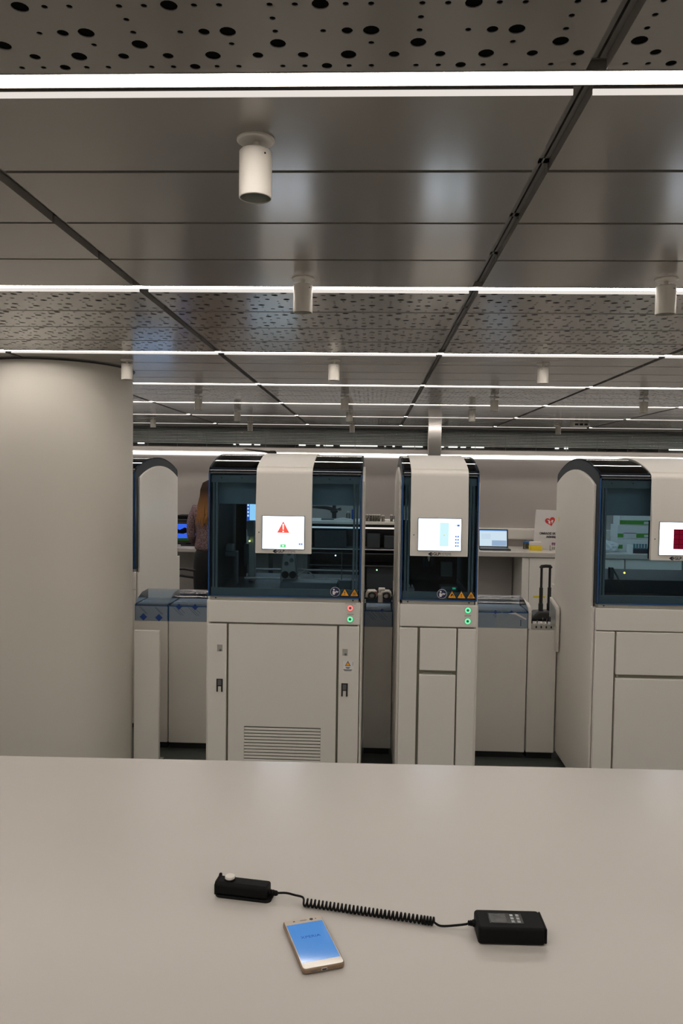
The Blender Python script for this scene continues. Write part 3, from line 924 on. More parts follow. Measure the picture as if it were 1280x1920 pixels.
t = thing('cable_trunking', 'white cable trunking along the wall above the back worktop', 'trunking', (.95, YW - .06, 1.045))
ob('trunk_body', MB().box(0, XR - .97, 0, .058, 0, .128), 'white2', t, bevel=.004)
ob('trunk_cover', MB().box(0, XR - .97, -.006, 0, .012, .116), 'white2', t, bevel=.002)

# left desk
t = thing('desk', 'long white desk along the wall in front of the standing person', 'desk', (-4.9, 8.5, 0))
ob('desk_top', MB().box(0, 4.18, 0, YW - 8.505, .893, .935), 'counter', t, bevel=.004)
ob('modesty_panel', MB().box(.1, 4.1, .48, .51, 0, .893), 'wall', t)

# laptop
t = thing('laptop', 'open black laptop with pale blue document on screen, on the back worktop', 'laptop', (1.40, 8.86, .958), -.03)
ob('base', MB().box(-.17, .17, -.20, .03, 0, .018), 'black', t, bevel=.005)
ob('keyboard', MB().box(-.145, .145, -.11, .01, .018, .0195), 'inkgrey', t)
sb = ob('screen_lid', MB().box(-.17, .17, 0, .012, 0, .215), 'black', t, bevel=.005)
sb.location = (0, .018, .012)
sb.rotation_euler = (-.18, 0, 0)
M['lap1'] = emis('laptop_white', (.72, .88, 1.), .85)
M['lap2'] = emis('laptop_grey', (.42, .60, .85), .7)
M['lap3'] = emis('laptop_blue', (.20, .45, .95), .9)
ob('screen_image', MB().box(-.155, .155, -.001, .0002, .018, .202), 'lap1', sb)
ob('screen_page', MB().box(-.015, .15, -.0018, -.0008, .022, .085), 'lap2', sb)
ob('screen_bar', MB().box(-.155, .155, -.0018, -.0008, .192, .202), 'lap3', sb)
for k in range(5):
    ob('screen_line', MB().box(-.135, -.03, -.0018, -.0008, .155 - k * .012, .157 - k * .012), 'lap2', sb)

# desk laptop with blue wallpaper, printer on the shelf behind it
M['wall_blue'] = emis('wallpaper_blue', (.05, .16, .95), .8)
M['wall_dark'] = emis('wallpaper_dark', (.006, .01, .02), .3)
M['wall_green'] = emis('wallpaper_green', (.03, .12, .01), .4)
t = thing('desk_monitor', 'low dark monitor showing a blue mountain lake wallpaper beside the person', 'monitor', (-2.12, 8.80, .935))
ob('housing', MB().box(-.20, .20, 0, .03, .03, .27), 'black', t, bevel=.005)
ob('stand', MB().box(-.08, .08, -.03, .08, 0, .02).box(-.03, .03, .01, .03, .02, .06), 'black', t)
d_ = ob('screen_image', MB().box(-.19, .19, -.001, .0005, .06, .255), 'wall_blue', t)
ob('mountains', MB().prism([(-.19, .17), (-.14, .20), (-.10, .185), (-.04, .215), (.02, .18), (.06, .205), (.12, .20), (.14, .23), (.19, .22), (.19, .125), (.15, .13), (.11, .155), (.07, .145), (.0, .16), (-.06, .14), (-.19, .15)], 'y', -.0018, -.0008), 'wall_dark', d_)
ob('meadow', MB().prism([(-.19, .085), (.0, .09), (.08, .08), (.19, .105), (.19, .06), (-.19, .06)], 'y', -.0018, -.0008), 'wall_green', d_)
t = thing('printer', 'black box printer standing behind the blue wallpaper monitor', 'printer', (-2.11, 8.98, .935))
ob('printer_body', MB().box(-.21, .22, 0, .26, 0, .30), 'black', t, bevel=.012)
ob('printer_lid', MB().box(-.20, .21, .01, .25, .30, .345), 'rubber', t, bevel=.012)

# big blue-white monitors on arms
M['mon_w'] = emis('monitor_white', (.62, .84, 1.), 1.3)
M['mon_b'] = emis('monitor_blue', (.34, .60, 1.), 2.2)
M['mon_d'] = emis('monitor_deepblue', (.05, .16, .75), .9)
t = thing('wall_monitor', 'bright blue monitor mostly hidden between column and arched side panel', 'monitor', (-2.31, 8.0, 1.255))
ob('housing', MB().box(-.23, .22, 0, .04, -.01, .335), 'black', t, bevel=.005)
ob('screen_image', MB().box(-.22, .21, -.002, .001, 0, .325), 'mon_b', t)
ob('arm', MB().box(-.02, .02, .04, .10, .14, .18).box(-.02, .02, .08, .12, -.322, .18), 'black', t)
ob('foot_plate', MB().box(-.12, .12, .0, .24, -.335, -.320), 'black', t)
t = thing('shelf_monitor', 'monitor with white page and blue icon column, seen through the alert module hood', 'monitor', (-.93, 7.0, 1.322))
ob('housing', MB().box(-.225, .23, 0, .04, -.012, .228), 'black', t, bevel=.005)
d_ = ob('screen_image', MB().box(-.215, .22, -.002, .001, 0, .218), 'mon_w', t)
ob('icon_column', MB().box(-.215, -.19, -.003, -.001, 0, .218), 'mon_d', d_)
for k in range(5):
    ob('icon', MB().box(-.211, -.196, -.004, -.002, .19 - k * .032, .208 - k * .032), 'ui_white', d_)
ob('page_header', MB().box(-.18, .22, -.003, -.001, .196, .206), 'ui_cyan', d_)
ob('arm', MB().box(-.02, .02, .04, .09, .08, .12).box(-.02, .02, .06, .10, -1.30, .12), 'black', t)
ob('foot_plate', MB().box(-.15, .15, -.02, .24, -1.322, -1.30), 'black', t)

# instrument rack between the modules
RX0, RX1, RY = -.60, .56, 7.2
t = thing('instrument_rack', 'tall black instrument rack with white top shelf behind the gap between modules', 'rack', (RX0, RY, 0))
L = RX1 - RX0
ob('top_shelf', MB().box(-.01, L + .01, -.02, .50, 1.318, 1.344), 'white2', t, bevel=.003)
ob('carcass', MB().box(0, L, .30, .48, 0, 1.316).box(0, .02, 0, .3, 0, 1.316).box(L - .02, L, 0, .3, 0, 1.316), 'black', t)
ob('light_bar', MB().box(.02, L - .02, .0, .02, 1.276, 1.290), 'lip', t)
for z in (1.085, 1.045, .93, .70):
    ob('shelf', MB().box(.02, L - .02, .0, .30, z - .012, z), 'black' if z < 1.08 else 'inkgrey', t)
    ob('shelf_edge', MB().box(.02, L - .02, -.004, .0, z - (.004 if z < 1.08 else .006), z), 'white2' if z > 1.08 else 'inkgrey', t)
for x, z, w, h in ((.06, 1.09, .3, .16), (.56, 1.09, .12, .14), (.72, 1.09, .1, .12), (.1, .705, .36, .20), (.56, .705, .34, .21), (.5, .3, .5, .35)):
    ob('rack_unit', MB().box(x, x + w, .04, .28, z, z + h), 'dark', t, bevel=.004)
ob('status_led', MB().cyl((.655, .04, .885), (.655, .036, .885), .006, n=10), 'led_g', t)
ob('status_led', MB().cyl((.50, .0, 1.20), (.50, -.004, 1.20), .005, n=10), 'led_g', t)

def vial(x, y, z, lab, r=.0135, h=.066):
    t = thing('sample_vial', lab, 'vial', (x, y, z), 0, 'vials on the black rack')
    ob('tube', MB().lathe([(r * .9, 0), (r, .003), (r, h * .78), (r * .75, h * .84), (r * .75, h)], n=14), 'vial', t)
    ob('fill', MB().lathe([(r * .8, .003), (r * .8, h * .55)], n=12), 'vialin', t)
    ob('cap', MB().lathe([(r * .85, h * .88), (r * .85, h * 1.02)], n=12), 'white2', t)
vx = [-.047, -.020, .005, .027, .048, .070]
vn = ['first from the left of the row of six', 'second of the row of six', 'third of the row of six', 'fourth of the row of six', 'fifth of the row of six', 'last of the row of six']
for x, n_ in zip(vx, vn):
    vial(x, RY + .05, 1.344, 'small capped vial on the rack top, ' + n_, .0125)
vial(.105, RY + .05, 1.344, 'single wider glass vial standing apart in the middle of the rack top', .0155, .060)
vial(.185, RY + .05, 1.344, 'glass vial on the rack top, left one of the last pair', .0125)
vial(.220, RY + .05, 1.344, 'glass vial on the rack top, right one of the last pair beside the narrow module', .0125)
tag(ob('label_box', MB().box(.122, .168, RY + .04, RY + .09, 1.344, 1.358), 'white2', bevel=.002), 'low white box lying between the vials on the rack top', 'box')
# bits on the left half of the rack top
t = thing('boom_arm', 'black jointed boom arm standing on the rack top, seen through the hood', 'boom arm', (-.395, RY + .22, 1.344))
ob('base_plate', MB().box(-.09, .12, -.08, .08, 0, .016), 'inkgrey', t, bevel=.004)
ob('upright', MB().cyl((.03, 0, .016), (.03, 0, .075), .022, n=16).cyl((.03, 0, .075), (.03, 0, .30), .018, n=16), 'black', t)
ob('joint', MB().lathe([(.034, 0), (.038, .012), (.034, .024)], (.03, 0, .07), 18), 'black', t)
ob('arm_link', MB().tube([(.03, 0, .098), (-.05, -.02, .118), (-.14, -.03, .122), (-.22, -.03, .125)], [.02, .018, .014, .012], 10), 'black', t)
ob('knob', MB().cyl((.075, -.02, .10), (.095, -.03, .108), .014, n=12).cyl((.03, -.01, .1), (.09, -.025, .106), .006, n=8), 'black', t)
tag(ob('paper_stack', MB().box(-.55, -.12, RY + .0, RY + .30, 1.3445, 1.362), 'paper', bevel=.002), 'flat stack of white papers on the rack top below the boom arm', 'papers') if False else None
t = thing('clear_bottle', 'clear plastic bottle on the rack top beside the blue box', 'bottle', (-.228, RY + .2, 1.344))
ob('bottle_body', MB().lathe([(.018, 0), (.02, .004), (.02, .06), (.010, .072)], n=18), 'vial', t)
ob('cap', MB().lathe([(.011, .072), (.011, .088)], n=14), 'white2', t)
tag(ob('blue_box', MB().box(-.195, -.165, RY + .15, RY + .25, 1.344, 1.45), 'fblue', bevel=.002), 'upright blue box on the rack top, seen at the hood edge of the alert module', 'box')
t = thing('paper_stack', 'crumpled white papers lying on the rack top near the bottle', 'papers', (-.30, RY + .06, 1.344))
ob('sheet', MB().box(-.06, .14, 0, .10, 0, .010), 'paper', t, bevel=.002)
ob('sheet', MB().prism([(-.06, .010), (.02, .028), (.11, .012)], 'y', .01, .09), 'paper', t)

# things on the right worktop
t = thing('paper_bag', 'white paper bag with red heart emblem and Greek lettering, on the back worktop', 'paper bag', (2.03, 8.94, .958), -.02)
bag = MB()
bag.add([(-.15, -.05, 0), (.15, -.05, 0), (.15, .06, 0), (-.15, .06, 0), (-.135, .0, .455), (.15, -.005, .45), (.15, .03, .45), (-.135, .03, .455), (-.145, -.042, .2), (.15, -.045, .2)],
        [(3, 2, 1, 0), (0, 1, 9, 8), (8, 9, 5, 4), (1, 2, 6, 5, 9), (2, 3, 7, 6), (3, 0, 8, 4, 7), (4, 5, 6, 7)])
ob('bag_body', bag, 'paper', t, smooth=0)
bg = 'bag_print'
rx = (PI / 2 - .17, 0, 0)
def on_bag(z):
    return -.043 + (z - .2) * .165 if z > .2 else -.0515 + z * .0425
text('bag_lettering', 'ΟΜΙΛΟΣ ΙΑΤΡΙΚΟΥ', .034, 'ink', t, (.050, on_bag(.185) - .006, .185), (PI / 2 - .04, 0, 0), ext=.0006, bold=.0012)
text('bag_lettering', 'ΑΘΗΝΩΝ', .034, 'ink', t, (.050, on_bag(.145) - .006, .145), (PI / 2 - .04, 0, 0), ext=.0006, bold=.0012)
hp = []
for k in range(40):
    a = 2 * PI * k / 40
    hp.append((.0032 * 16 * math.sin(a) ** 3, .0032 * (13 * math.cos(a) - 5 * math.cos(2 * a) - 2 * math.cos(3 * a) - math.cos(4 * a))))
h = ob('heart_emblem', MB().prism(hp, 'y', -.0006, .0006), 'red', t)
h.location = (.022, on_bag(.335) - .0045, .325)
h.scale = (1.12, 1, 1.12)
h.rotation_euler = (-.165, -.25, 0)
hw = ob('heart_figures', MB().prism([(-.030, .024), (-.006, .014), (.0, -.004), (-.008, -.03), (-.024, -.012), (-.016, .004)], 'y', -.0012, -.0004).prism([(.006, -.002), (.018, .010), (.034, .006), (.022, -.014), (.008, -.03), (.012, -.014)], 'y', -.0012, -.0004), 'paper', h)

t = thing('yellow_box', 'yellow based pipette tip box with pale lid on the worktop', 'box', (1.86, 8.74, .958))
ob('box_base', MB().box(-.065, .07, 0, .09, 0, .052), 'yellow', t, bevel=.004)
ob('box_lid', MB().box(-.062, .065, .003, .088, .052, .098), 'lidplastic', t, bevel=.006)
ob('tips', MB().box(-.055, .058, .01, .08, .052, .078), 'paper', t)
t = thing('blue_cap_jar', 'small clear jar with blue cap behind the yellow box', 'jar', (1.785, 8.93, .958))
ob('jar_body', MB().lathe([(.03, 0), (.032, .004), (.032, .07)], n=20), 'vial', t)
ob('cap', MB().lathe([(.035, .07), (.035, .088)], n=20), 'bluecap', t)
tag(ob('dark_tray', MB().box(1.80, 1.90, 9.02, 9.09, .958, 1.052), 'inkgrey', bevel=.004), 'dark grey box behind the yellow based tip box', 'box')
t = thing('tube_rack', 'rack of purple capped blood tubes on the worktop in front of the paper bag', 'tube rack', (2.05, 8.75, .958))
ob('rack_frame', MB().box(-.02, .16, 0, .07, 0, .012).box(-.02, .16, 0, .07, .045, .052).box(-.02, -.012, 0, .07, 0, .06).box(.152, .16, 0, .07, 0, .06), 'white2', t)
for k in range(8):
    q = ob('tube', MB().cyl((0 + k * .02, .02, .012), (0 + k * .02, .02, .075), .007, n=10), 'vial', t)
    ob('tube_cap', MB().cyl((0 + k * .02, .02, .070), (0 + k * .02, .02, .092), .0095, n=10), 'purple', q)
# behind the right module
BX = 2.80
zz = .958
for k, (h, lab, m2) in enumerate(((.145, 'bottom white reagent carton of the stack seen through the hood', 0), (.155, 'middle white reagent carton with green band and pink line', 1), (.165, 'top white reagent carton with green band and open flap', 2))):
    t = thing('reagent_carton', lab, 'carton', (BX + (.02 if k == 2 else 0), 8.85, zz), (.0, .02, -.01)[k], 'white and green cartons stacked on the worktop')
    wdt = .42 if k < 2 else .385
    ob('carton', MB().box(0, wdt, 0, .25, 0, h - .003), 'signwhite', t, bevel=.002)
    if k == 0:
        ob('green_band', MB().box(0, .06, -.001, .0005, .03, .075).box(.34, wdt, -.001, .0005, .03, .065), 'green', t)
    elif k == 1:
        ob('green_band', MB().box(0, .065, -.001, .0005, .012, .058).box(.21, wdt, -.001, .0005, .012, .062), 'green', t)
        ob('pink_line', MB().box(.065, .21, -.001, .0005, .060, .068), 'purple', t)
        ob('label', MB().box(.30, .40, -.0016, -.0004, .020, .048), 'signwhite', t)
    else:
        ob('green_band', MB().box(0, wdt, -.001, .0005, .008, .055), 'green', t)
        ob('label', MB().box(.27, .37, -.0016, -.0004, .014, .042), 'signwhite', t)
        ob('flap', MB().prism([(.0, 0), (-.03, .045), (-.025, .048), (.006, .004)], 'x', .0, wdt - .02), 'signwhite', t).location = (0, 0, h - .01)
        ob('seal', MB().box(.345, .37, -.001, .0005, .07, .095), 'fblue', t)
    zz += h
t = thing('tube_tray', 'dark tray of teal tubes standing before the carton stack', 'tube tray', (2.92, 8.62, .958))
ob('tray', MB().box(-.02, .28, 0, .12, 0, .05), 'ink', t, bevel=.003)
ob('side_plate', MB().box(-.05, -.02, 0, .12, 0, .09), 'signwhite', t)
for k in range(9):
    ob('tube', MB().cyl((.0 + k * .032, .02, .04), (.0 + k * .032, .02, .105), .011, n=10), 'teal', t)
bm = bmesh.new()
bmesh.ops.create_icosphere(bm, subdivisions=3, radius=.1)
rnd = random.Random(3)
for v in bm.verts:
    f = 1 + rnd.uniform(-.16, .16)
    v.co = Vector((v.co.x * 1.1 * f, v.co.y * .8 * f, max(v.co.z * .8 * f, -.045)))
me = bpy.data.meshes.new('plastic_bag')
bm.to_mesh(me)
bm.free()
o = link('plastic_bag', me, 'plasticbag')
o.location = (2.68, 8.78, .958 + .046)
tag(o, 'crumpled clear plastic bag on the worktop beside the cartons', 'plastic bag')

# ------------------------------------------------------------------ person and chair
def skin_obj(name, verts, edges, radii, m, parent, sub=2, root=0):
    me = bpy.data.meshes.new(name)
    me.from_pydata(verts, edges, [])
    o = link(name, me, None, parent)
    o.modifiers.new('skin', 'SKIN')
    if not me.skin_vertices:
        me.attributes  # noqa
    sk = me.skin_vertices[0].data if me.skin_vertices else None
    if sk is None:
        raise RuntimeError('no skin layer')
    for i, r in enumerate(radii):
        sk[i].radius = r if isinstance(r, tuple) else (r, r)
    sk[root].use_root = True
    o.modifiers['skin'].use_smooth_shade = True
    s_ = o.modifiers.new('sub', 'SUBSURF')
    s_.levels = s_.render_levels = sub
    me.materials.append(M[m])
    return o

M['skin'] = mat('skin', (.55, .33, .25), .5, noise=.04)
M['knit'] = mat('mauve_knit', (.24, .145, .155), .9, noise=.0, bump=.6, bscale=220)
nt = M['knit'].node_tree
n = nt.nodes.new('ShaderNodeTexNoise'); n.inputs['Scale'].default_value = 110; n.inputs['Detail'].default_value = 3
tc = nt.nodes.new('ShaderNodeTexCoord')
cr = nt.nodes.new('ShaderNodeValToRGB')
cr.color_ramp.elements[0].position = .40; cr.color_ramp.elements[0].color = (.10, .062, .068, 1)
cr.color_ramp.elements[1].position = .62; cr.color_ramp.elements[1].color = (.30, .20, .20, 1)
nt.links.new(tc.outputs['Object'], n.inputs['Vector']); nt.links.new(n.outputs['Fac'], cr.inputs[0])
nt.links.new(cr.outputs[0], nt.nodes['Principled BSDF'].inputs['Base Color'])
M['trouser'] = mat('black_trousers', (.012, .012, .014), .8, noise=.1)
M['hair'] = mat('brown_hair', (.10, .05, .022), .75, spec=.2, noise=.3, nscale=30)
nt = M['hair'].node_tree
tc = nt.nodes.new('ShaderNodeTexCoord'); sp = nt.nodes.new('ShaderNodeSeparateXYZ'); cr = nt.nodes.new('ShaderNodeValToRGB')
mp = nt.nodes.new('ShaderNodeMapRange'); mp.inputs[1].default_value = 1.34; mp.inputs[2].default_value = 1.60
cr.color_ramp.elements[0].color = (.34, .16, .055, 1); cr.color_ramp.elements[1].color = (.028, .014, .009, 1)
nt.links.new(tc.outputs['Object'], sp.inputs[0]); nt.links.new(sp.outputs['Z'], mp.inputs[0]); nt.links.new(mp.outputs[0], cr.inputs[0])
nt.links.new(cr.outputs[0], nt.nodes['Principled BSDF'].inputs['Base Color'])

P = thing('person', 'person from behind, mauve knit sweater, dark trousers, long brown hair, standing at desk', 'person', (-1.665, 7.9, 0), .05)
# body (facing +Y): pelvis, spine, neck, head, arms reaching to the desk, legs
bv = [(0, 0, .93), (0, -.005, 1.08), (0, 0, 1.22), (0, .0, 1.34), (0, .01, 1.44), (0, .025, 1.50), (0, .04, 1.56), (0, .045, 1.625)]
br_ = [(.10, .07), (.10, .075), (.11, .08), (.12, .08), (.085, .075), (.05, .05), (.07, .08), (.065, .085)]
be = [(i, i + 1) for i in range(7)]
for s_ in (-1, 1):
    k = len(bv)
    bv += [(s_ * .165, .0, 1.405), (s_ * .20, -.03, 1.27), (s_ * .205, -.02, 1.13), (s_ * .19, .12, 1.06), (s_ * .165, .30, 1.03), (s_ * .16, .36, 1.02)]
    br_ += [.058, .048, .042, .038, .028, .026]
    be += [(3, k)] + [(k + i, k + i + 1) for i in range(5)]
for s_ in (-1, 1):
    k = len(bv)
    bv += [(s_ * .09, .0, .84), (s_ * .10, .01, .50), (s_ * .105, -.01, .10), (s_ * .11, .02, .045), (s_ * .115, .13, .03)]
    br_ += [(.085, .09), (.056, .06), (.036, .04), (.036, .04), (.035, .025)]
    be += [(0, k)] + [(k + i, k + i + 1) for i in range(4)]
skin_obj('body', bv, be, br_, 'skin', P)
# hands with five fingers on the desk edge
for s_ in (-1, 1):
    hv = [(s_ * .16, .36, 1.02), (s_ * .158, .41, 1.005)]
    hr = [(.026, .016), (.034, .013)]
    he = [(0, 1)]
    for q in range(4):
        k = len(hv)
        x = s_ * .158 + (q - 1.5) * .02
        ln = (.062, .075, .07, .055)[q if s_ > 0 else 3 - q]
        hv += [(x, .445, 1.0), (x, .445 + ln * .55, .992), (x, .445 + ln, .975)]
        hr += [.0095, .0085, .007]
        he += [(1, k), (k, k + 1), (k + 1, k + 2)]
    k = len(hv)
    hv += [(s_ * .158 - s_ * .045, .40, .998), (s_ * .158 - s_ * .060, .43, .985)]
    hr += [.0105, .0085]
    he += [(0, k), (k, k + 1)]
    skin_obj('hand', hv, he, hr, 'skin', P, 1)
# sweater
sv = [(0, 0, .955), (0, 0, 1.03), (0, -.005, 1.13), (0, 0, 1.24), (0, .0, 1.35), (0, .01, 1.435), (0, .02, 1.475)]
sr = [(.195, .135), (.185, .13), (.170, .125), (.178, .13), (.185, .125), (.105, .09), (.07, .065)]
se = [(i, i + 1) for i in range(6)]
for s_ in (-1, 1):
    k = len(sv)
    sv += [(s_ * .165, .0, 1.40), (s_ * .200, -.03, 1.27), (s_ * .206, -.02, 1.12), (s_ * .190, .12, 1.055), (s_ * .168, .29, 1.03)]
    sr += [.062, .052, .047, .044, .038]
    se += [(4, k)] + [(k + i, k + i + 1) for i in range(4)]
skin_obj('sweater', sv, se, sr, 'knit', P)
# trousers
tv = [(0, 0, 1.08), (0, 0, .88)]
tr_ = [(.168, .118), (.178, .13)]
te = [(0, 1)]
for s_ in (-1, 1):
    k = len(tv)
    tv += [(s_ * .095, .0, .78), (s_ * .105, .01, .50), (s_ * .112, -.01, .10)]
    tr_ += [(.098, .105), (.07, .075), (.058, .065)]
    te += [(1, k)] + [(k + i, k + i + 1) for i in range(2)]
skin_obj('trousers', tv, te, tr_, 'trouser', P)
for s_ in (-1, 1):
    ob('shoe', MB().prism([(s_ * .112 - .042, -.07), (s_ * .112 + .042, -.07), (s_ * .115 + .048, .10), (s_ * .115 + .02, .18), (s_ * .115 - .02, .18), (s_ * .115 - .048, .10)], 'z', 0, .065), 'black', P, bevel=.02, seg=3)
# hair: crown, long strands down the back, a lock over the shoulder
hb = MB()
sec = [(1.695, .02, .02, .04), (1.685, .05, .055, .035), (1.655, .078, .095, .03), (1.60, .090, .108, .025), (1.54, .092, .095, .01), (1.47, .10, .07, -.045), (1.40, .115, .045, -.085), (1.34, .10, .028, -.10), (1.27, .05, .012, -.112)]
n_ = 28
vs = []
for z, rx_, ry_, cy in sec:
    vs += [(rx_ * math.cos(2 * PI * k / n_) * (1 + .05 * math.sin(9 * k)), cy + ry_ * math.sin(2 * PI * k / n_) * (1 + .05 * math.sin(7 * k)), z) for k in range(n_)]
fs = [(i * n_ + k, i * n_ + (k + 1) % n_, (i + 1) * n_ + (k + 1) % n_, (i + 1) * n_ + k) for i in range(len(sec) - 1) for k in range(n_)]
fs += [tuple(range(n_))[::-1], tuple(range((len(sec) - 1) * n_, len(sec) * n_))]
hb.add(vs, fs)
for k in range(34):
    f = -1 + 2 * k / 33
    j1, j2, j3 = math.sin(k * 2.3), math.sin(k * 1.7 + 1), math.cos(k * 2.9)
    hb.tube([(f * .035, .02, 1.698), (f * .075, -.035, 1.672), (f * .092, -.062 - .01 * (1 - f * f), 1.61), (f * .096, -.075 - .012 * (1 - f * f), 1.54),
             (f * .115 + .008 * j1, -.10 - .02 * (1 - f * f), 1.45), (f * .125 + .014 * j2, -.125 - .012 * (1 - f * f), 1.37), (f * .12 + .022 * j3, -.138, 1.30 - .03 * j1), (f * .115 + .028 * j3, -.142, 1.25 - .035 * j2)],
            [.010, .012, .012, .012, .011, .009, .006, .002], 6)
ob('hair', hb, 'hair', P, smooth=60)
# face, on the far side
ob('nose', MB().lathe([(.012, -.02), (.014, 0), (.008, .03)], (0, .135, 1.60), 10), 'skin', P)
for s_ in (-1, 1):
    e = ob('eye', MB().lathe([(.002, -.011), (.010, -.005), (.010, .005), (.002, .011)], (s_ * .03, .122, 1.625), 12), 'signwhite', P)
    ob('iris', MB().cyl((s_ * .03, .130, 1.625), (s_ * .03, .134, 1.625), .005, n=10), 'ink', e)
ob('mouth', MB().tube([(-.022, .122, 1.565), (0, .130, 1.563), (.022, .122, 1.565)], [.003, .006, .003], 8), 'red', P)

t = thing('office_chair', 'dark office chair with curved armrest standing behind the person', 'office chair', (-1.93, 7.42, 0), .2)
ob('seat', MB().box(-.22, .22, -.22, .22, .52, .60), 'rubber', t, bevel=.035, seg=3)
ob('backrest', MB().box(-.27, -.22, -.20, .20, .66, 1.02), 'rubber', t, bevel=.022, seg=3)
ob('back_bar', MB().tube([(-.10, 0, .51), (-.26, 0, .53), (-.285, 0, .70)], .016, 8), 'black', t)
for s_ in (-1, 1):
    ob('armrest', MB().tube([(-.10, s_ * .25, .53), (-.10, s_ * .26, .76), (-.05, s_ * .26, .80), (.08, s_ * .26, .805), (.20, s_ * .26, .785)], .013, 8), 'black', t)
ob('gas_column', MB().cyl((0, 0, .10), (0, 0, .52), .028, n=16), 'black', t)
for k in range(5):
    a = 2 * PI * k / 5 + .3
    lg = ob('base_leg', MB().tube([(0, 0, .11), (.30 * math.cos(a), .30 * math.sin(a), .07)], [.026, .016], 8), 'black', t)
    ob('caster', MB().cyl((.30 * math.cos(a) - .012, .30 * math.sin(a), .03), (.30 * math.cos(a) + .012, .30 * math.sin(a), .03), .03, n=14), 'black', lg)

# ------------------------------------------------------------------ the counter in front and what lies on it
ct = thing('counter', 'long glossy off-white counter filling the bottom of the picture', 'counter', (-.09, 2.382, 0), math.radians(1.25))
ob('worktop', MB().box(-2.6, 2.4, -1.40, 0, .822, .86), 'counter', ct, bevel=.003)
ob('back_board', MB().box(-2.56, 2.36, -.06, -.03, 0, .822), 'white', ct)
ob('front_board', MB().box(-2.56, 2.36, -1.20, -1.17, .06, .822), 'white', ct)
ob('side_board', MB().box(-2.56, -2.53, -1.17, -.06, 0, .822), 'white', ct)
ob('side_board', MB().box(2.33, 2.36, -1.17, -.06, 0, .822), 'white', ct)
TZ = .86

def rrect(w, h, r, n=6):
    pts = []
    for cx, cy, a0 in ((w / 2 - r, h / 2 - r, 0), (-w / 2 + r, h / 2 - r, PI / 2), (-w / 2 + r, -h / 2 + r, PI), (w / 2 - r, -h / 2 + r, 3 * PI / 2)):
        pts += [(cx + r * math.cos(a0 + PI / 2 * k / n), cy + r * math.sin(a0 + PI / 2 * k / n)) for k in range(n + 1)]
    return pts

M['phone_scr'] = mat('phone_display', (.01, .012, .015), .06, emit=(.075, .25, .61), estr=.95)
M['phone_txt'] = mat('phone_text', (.01, .012, .015), .06, emit=(.02, .085, .42), estr=.9)
t = thing('smartphone', 'gold cased smartphone lying on the counter, blue start screen lit', 'smartphone', (-.1005, 1.4315, TZ + .001), math.radians(19.6))
t.rotation_euler = (math.radians(-.8), 0, math.radians(19.6))
ob('case', MB().prism(rrect(.0805, .1640, .008), 'z', 0, .0085), 'gold', t, bevel=.0016, seg=2)
gl = ob('front_glass', MB().prism(rrect(.0765, .1600, .006), 'z', .0085, .0094), 'ivory', t)
gl.data.materials[0] = M['ivory_gloss'] = mat('phone_front_gloss', (.62, .56, .49), .08, noise=.02)
ds = ob('display', MB().box(-.0365, .0365, -.0620, .0620, .0094, .0096), 'phone_scr', t)
text('screen_text', 'XPERIA', .0105, 'phone_txt', ds, (0, .014, .0097), (0, 0, 0), .0001, wide=1.15)
ob('front_camera', MB().cyl((.0165, .0715, .0094), (.0165, .0715, .0098), .0036, n=20), 'black', t)
ob('earpiece', MB().box(-.007, .007, .0708, .0722, .0094, .0097), 'inkgrey', t)
ob('light_sensor', MB().box(-.021, -.017, .0705, .0728, .0094, .0097), 'ink', t)
ob('front_flash', MB().cyl((.0255, .0715, .0094), (.0255, .0715, .0097), .0014, n=10), 'inkgrey', t)
pt = ob('charging_port', MB().box(-.0055, .0055, -.0826, -.0812, .0018, .0068), 'steel', t, bevel=.0006)
ob('port_slot', MB().box(-.004, .004, -.0830, -.0824, .0030, .0056), 'black', pt)
ob('speaker_slots', MB().box(-.026, -.014, -.0826, -.0818, .0035, .0050), 'inkgrey', t)

R = thing('trigger_remote', 'black hand trigger joined by coiled cable to a black receiver box, on the counter', 'remote control', (0, 1.5, TZ))
# hand grip
gx, gy, ga = -.262, 1.600 - 1.5, math.radians(-8.5)
G = ob('hand_grip', MB().prism([(-.0185, .006), (-.0185, .026), (-.012, .031), (.012, .031), (.0185, .026), (.0185, .006)], 'x', -.056, .056), 'rubber', R, bevel=.003, seg=2)
G.location = (gx, gy, 0)
G.rotation_euler = (0, 0, ga)
ob('grip_base', MB().prism(rrect(.124, .043, .012), 'z', 0, .0055), 'rubber', G, bevel=.0015).location = (.003, 0, 0)
ob('end_guard', MB().prism([(-.019, .004), (-.019, .026), (-.012, .031), (.010, .032), (.013, .036), (.019, .034), (.019, .004)], 'x', -.060, -.054), 'rubber', G, bevel=.002)
ob('button_collar', MB().lathe([(.0128, .030), (.0120, .0345)], (-.031, .001, 0), 24), 'rubber', G)
ob('button', MB().lathe([(.0108, .033), (.0108, .0372), (.0098, .0392), (.004, .0400), (.0005, .0401)], (-.031, .001, 0), 28), 'white2', G, label='white round push button')
ob('cable_boot', MB().lathe([(.0065, 0), (.0065, .004), (.005, .005), (.0065, .006), (.006, .010), (.0045, .011), (.0058, .012), (.005, .016), (.0035, .018)], (0, 0, 0), 14), 'rubber', G).location = (.058, 0, .013)
[c for c in G.children if c.name.startswith('cable_boot')][0].rotation_euler = (0, PI / 2, 0)
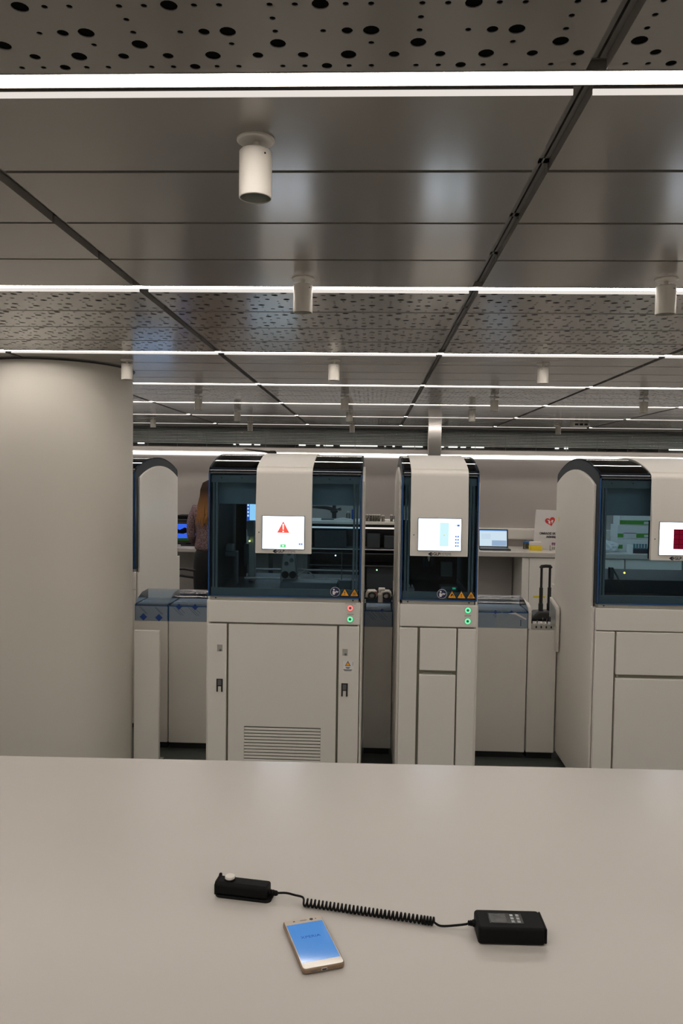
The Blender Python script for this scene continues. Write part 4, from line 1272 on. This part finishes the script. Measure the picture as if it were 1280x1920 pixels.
# coiled cable
a = Vector((-.128, 1.566 - 1.5, .0085))
b = Vector((.147, 1.512 - 1.5, .0085))
d = (b - a)
ax = d.normalized()
e1 = Vector((0, 0, 1))
e2 = ax.cross(e1).normalized()
TURNS, NP = 34, 34 * 14
pts = [Vector((gx, gy, .013)) + Vector((math.cos(ga), math.sin(ga), 0)) * .070, Vector((-.170, 1.5925 - 1.5, .0125)), Vector((-.150, 1.588 - 1.5, .011)), Vector((-.136, 1.583 - 1.5, .011)), Vector((-.1305, 1.575 - 1.5, .011))]
def smooth(ps, k=6):
    out = []
    for i in range(len(ps) - 1):
        p0, p1, p2, p3 = ps[max(i - 1, 0)], ps[i], ps[i + 1], ps[min(i + 2, len(ps) - 1)]
        for j in range(k):
            u = j / k
            out.append(.5 * (2 * p1 + (p2 - p0) * u + (2 * p0 - 5 * p1 + 4 * p2 - p3) * u * u + (3 * p1 - p0 - 3 * p2 + p3) * u ** 3))
    return out + [ps[-1]]
lead = pts
pts = []
for i in range(NP + 1):
    q = i / NP
    u = q ** 1.0 if q < .88 else .88 + (q - .88) * .75
    w = 2 * PI * TURNS * q
    sag = .0015 * math.sin(PI * q)
    pts.append(a + d * u + e1 * (.0066 * math.cos(w + 1.2) - sag * 0) + e2 * (.0072 * math.sin(w + 1.2)))
pts = smooth(lead + [pts[0]])[:-1] + pts + smooth([pts[-1], Vector((.147, 1.507 - 1.5, .005)), Vector((.158, 1.503 - 1.5, .006)), Vector((.180, 1.502 - 1.5, .009)), Vector((.200, 1.5015 - 1.5, .0125)), Vector((.213, 1.502 - 1.5, .016))])[1:]
ob('coiled_cable', MB().tube(pts, .0023, 7), 'rubber', R, smooth=80)
# receiver box
Bx = ob('receiver_box', MB().prism(rrect(.130, .066, .008), 'z', .0, .034), 'rubber', R, bevel=.005, seg=3)
Bx.location = (.283, 1.489 - 1.5, .0)
Bx.rotation_euler = (0, 0, math.radians(1.2))
ob('side_rim', MB().box(.0635, .068, -.031, .031, .003, .033), 'rubber', Bx, bevel=.002)
ob('cable_boot', MB().lathe([(.0035, 0), (.0055, .002), (.0042, .004), (.006, .006), (.0048, .008), (.0068, .010), (.0068, .014)], (0, 0, 0), 14), 'rubber', Bx).location = (-.079, .012, .0165)
[c for c in Bx.children if c.name.startswith('cable_boot')][0].rotation_euler = (0, PI / 2, 0)
M['winglass'] = mat('receiver_window', (.02, .021, .023), .12, noise=.1)
wn = ob('clear_window', MB().box(-.040, .026, -.016, .018, .0338, .0346), 'winglass', Bx)
ob('lcd_panel', MB().box(-.038, -.006, -.014, .016, .0345, .0349), 'alu', wn).data.materials[0] = M['lcd'] = mat('lcd_grey', (.045, .048, .05), .15, noise=.5, nscale=90)
for i in range(2):
    for j in range(3):
        ob('contact_plate', MB().box(.003 + i * .0115, .009 + i * .0115, -.0135 + j * .0105, -.0065 + j * .0105, .0345, .0351), 'alu', wn)
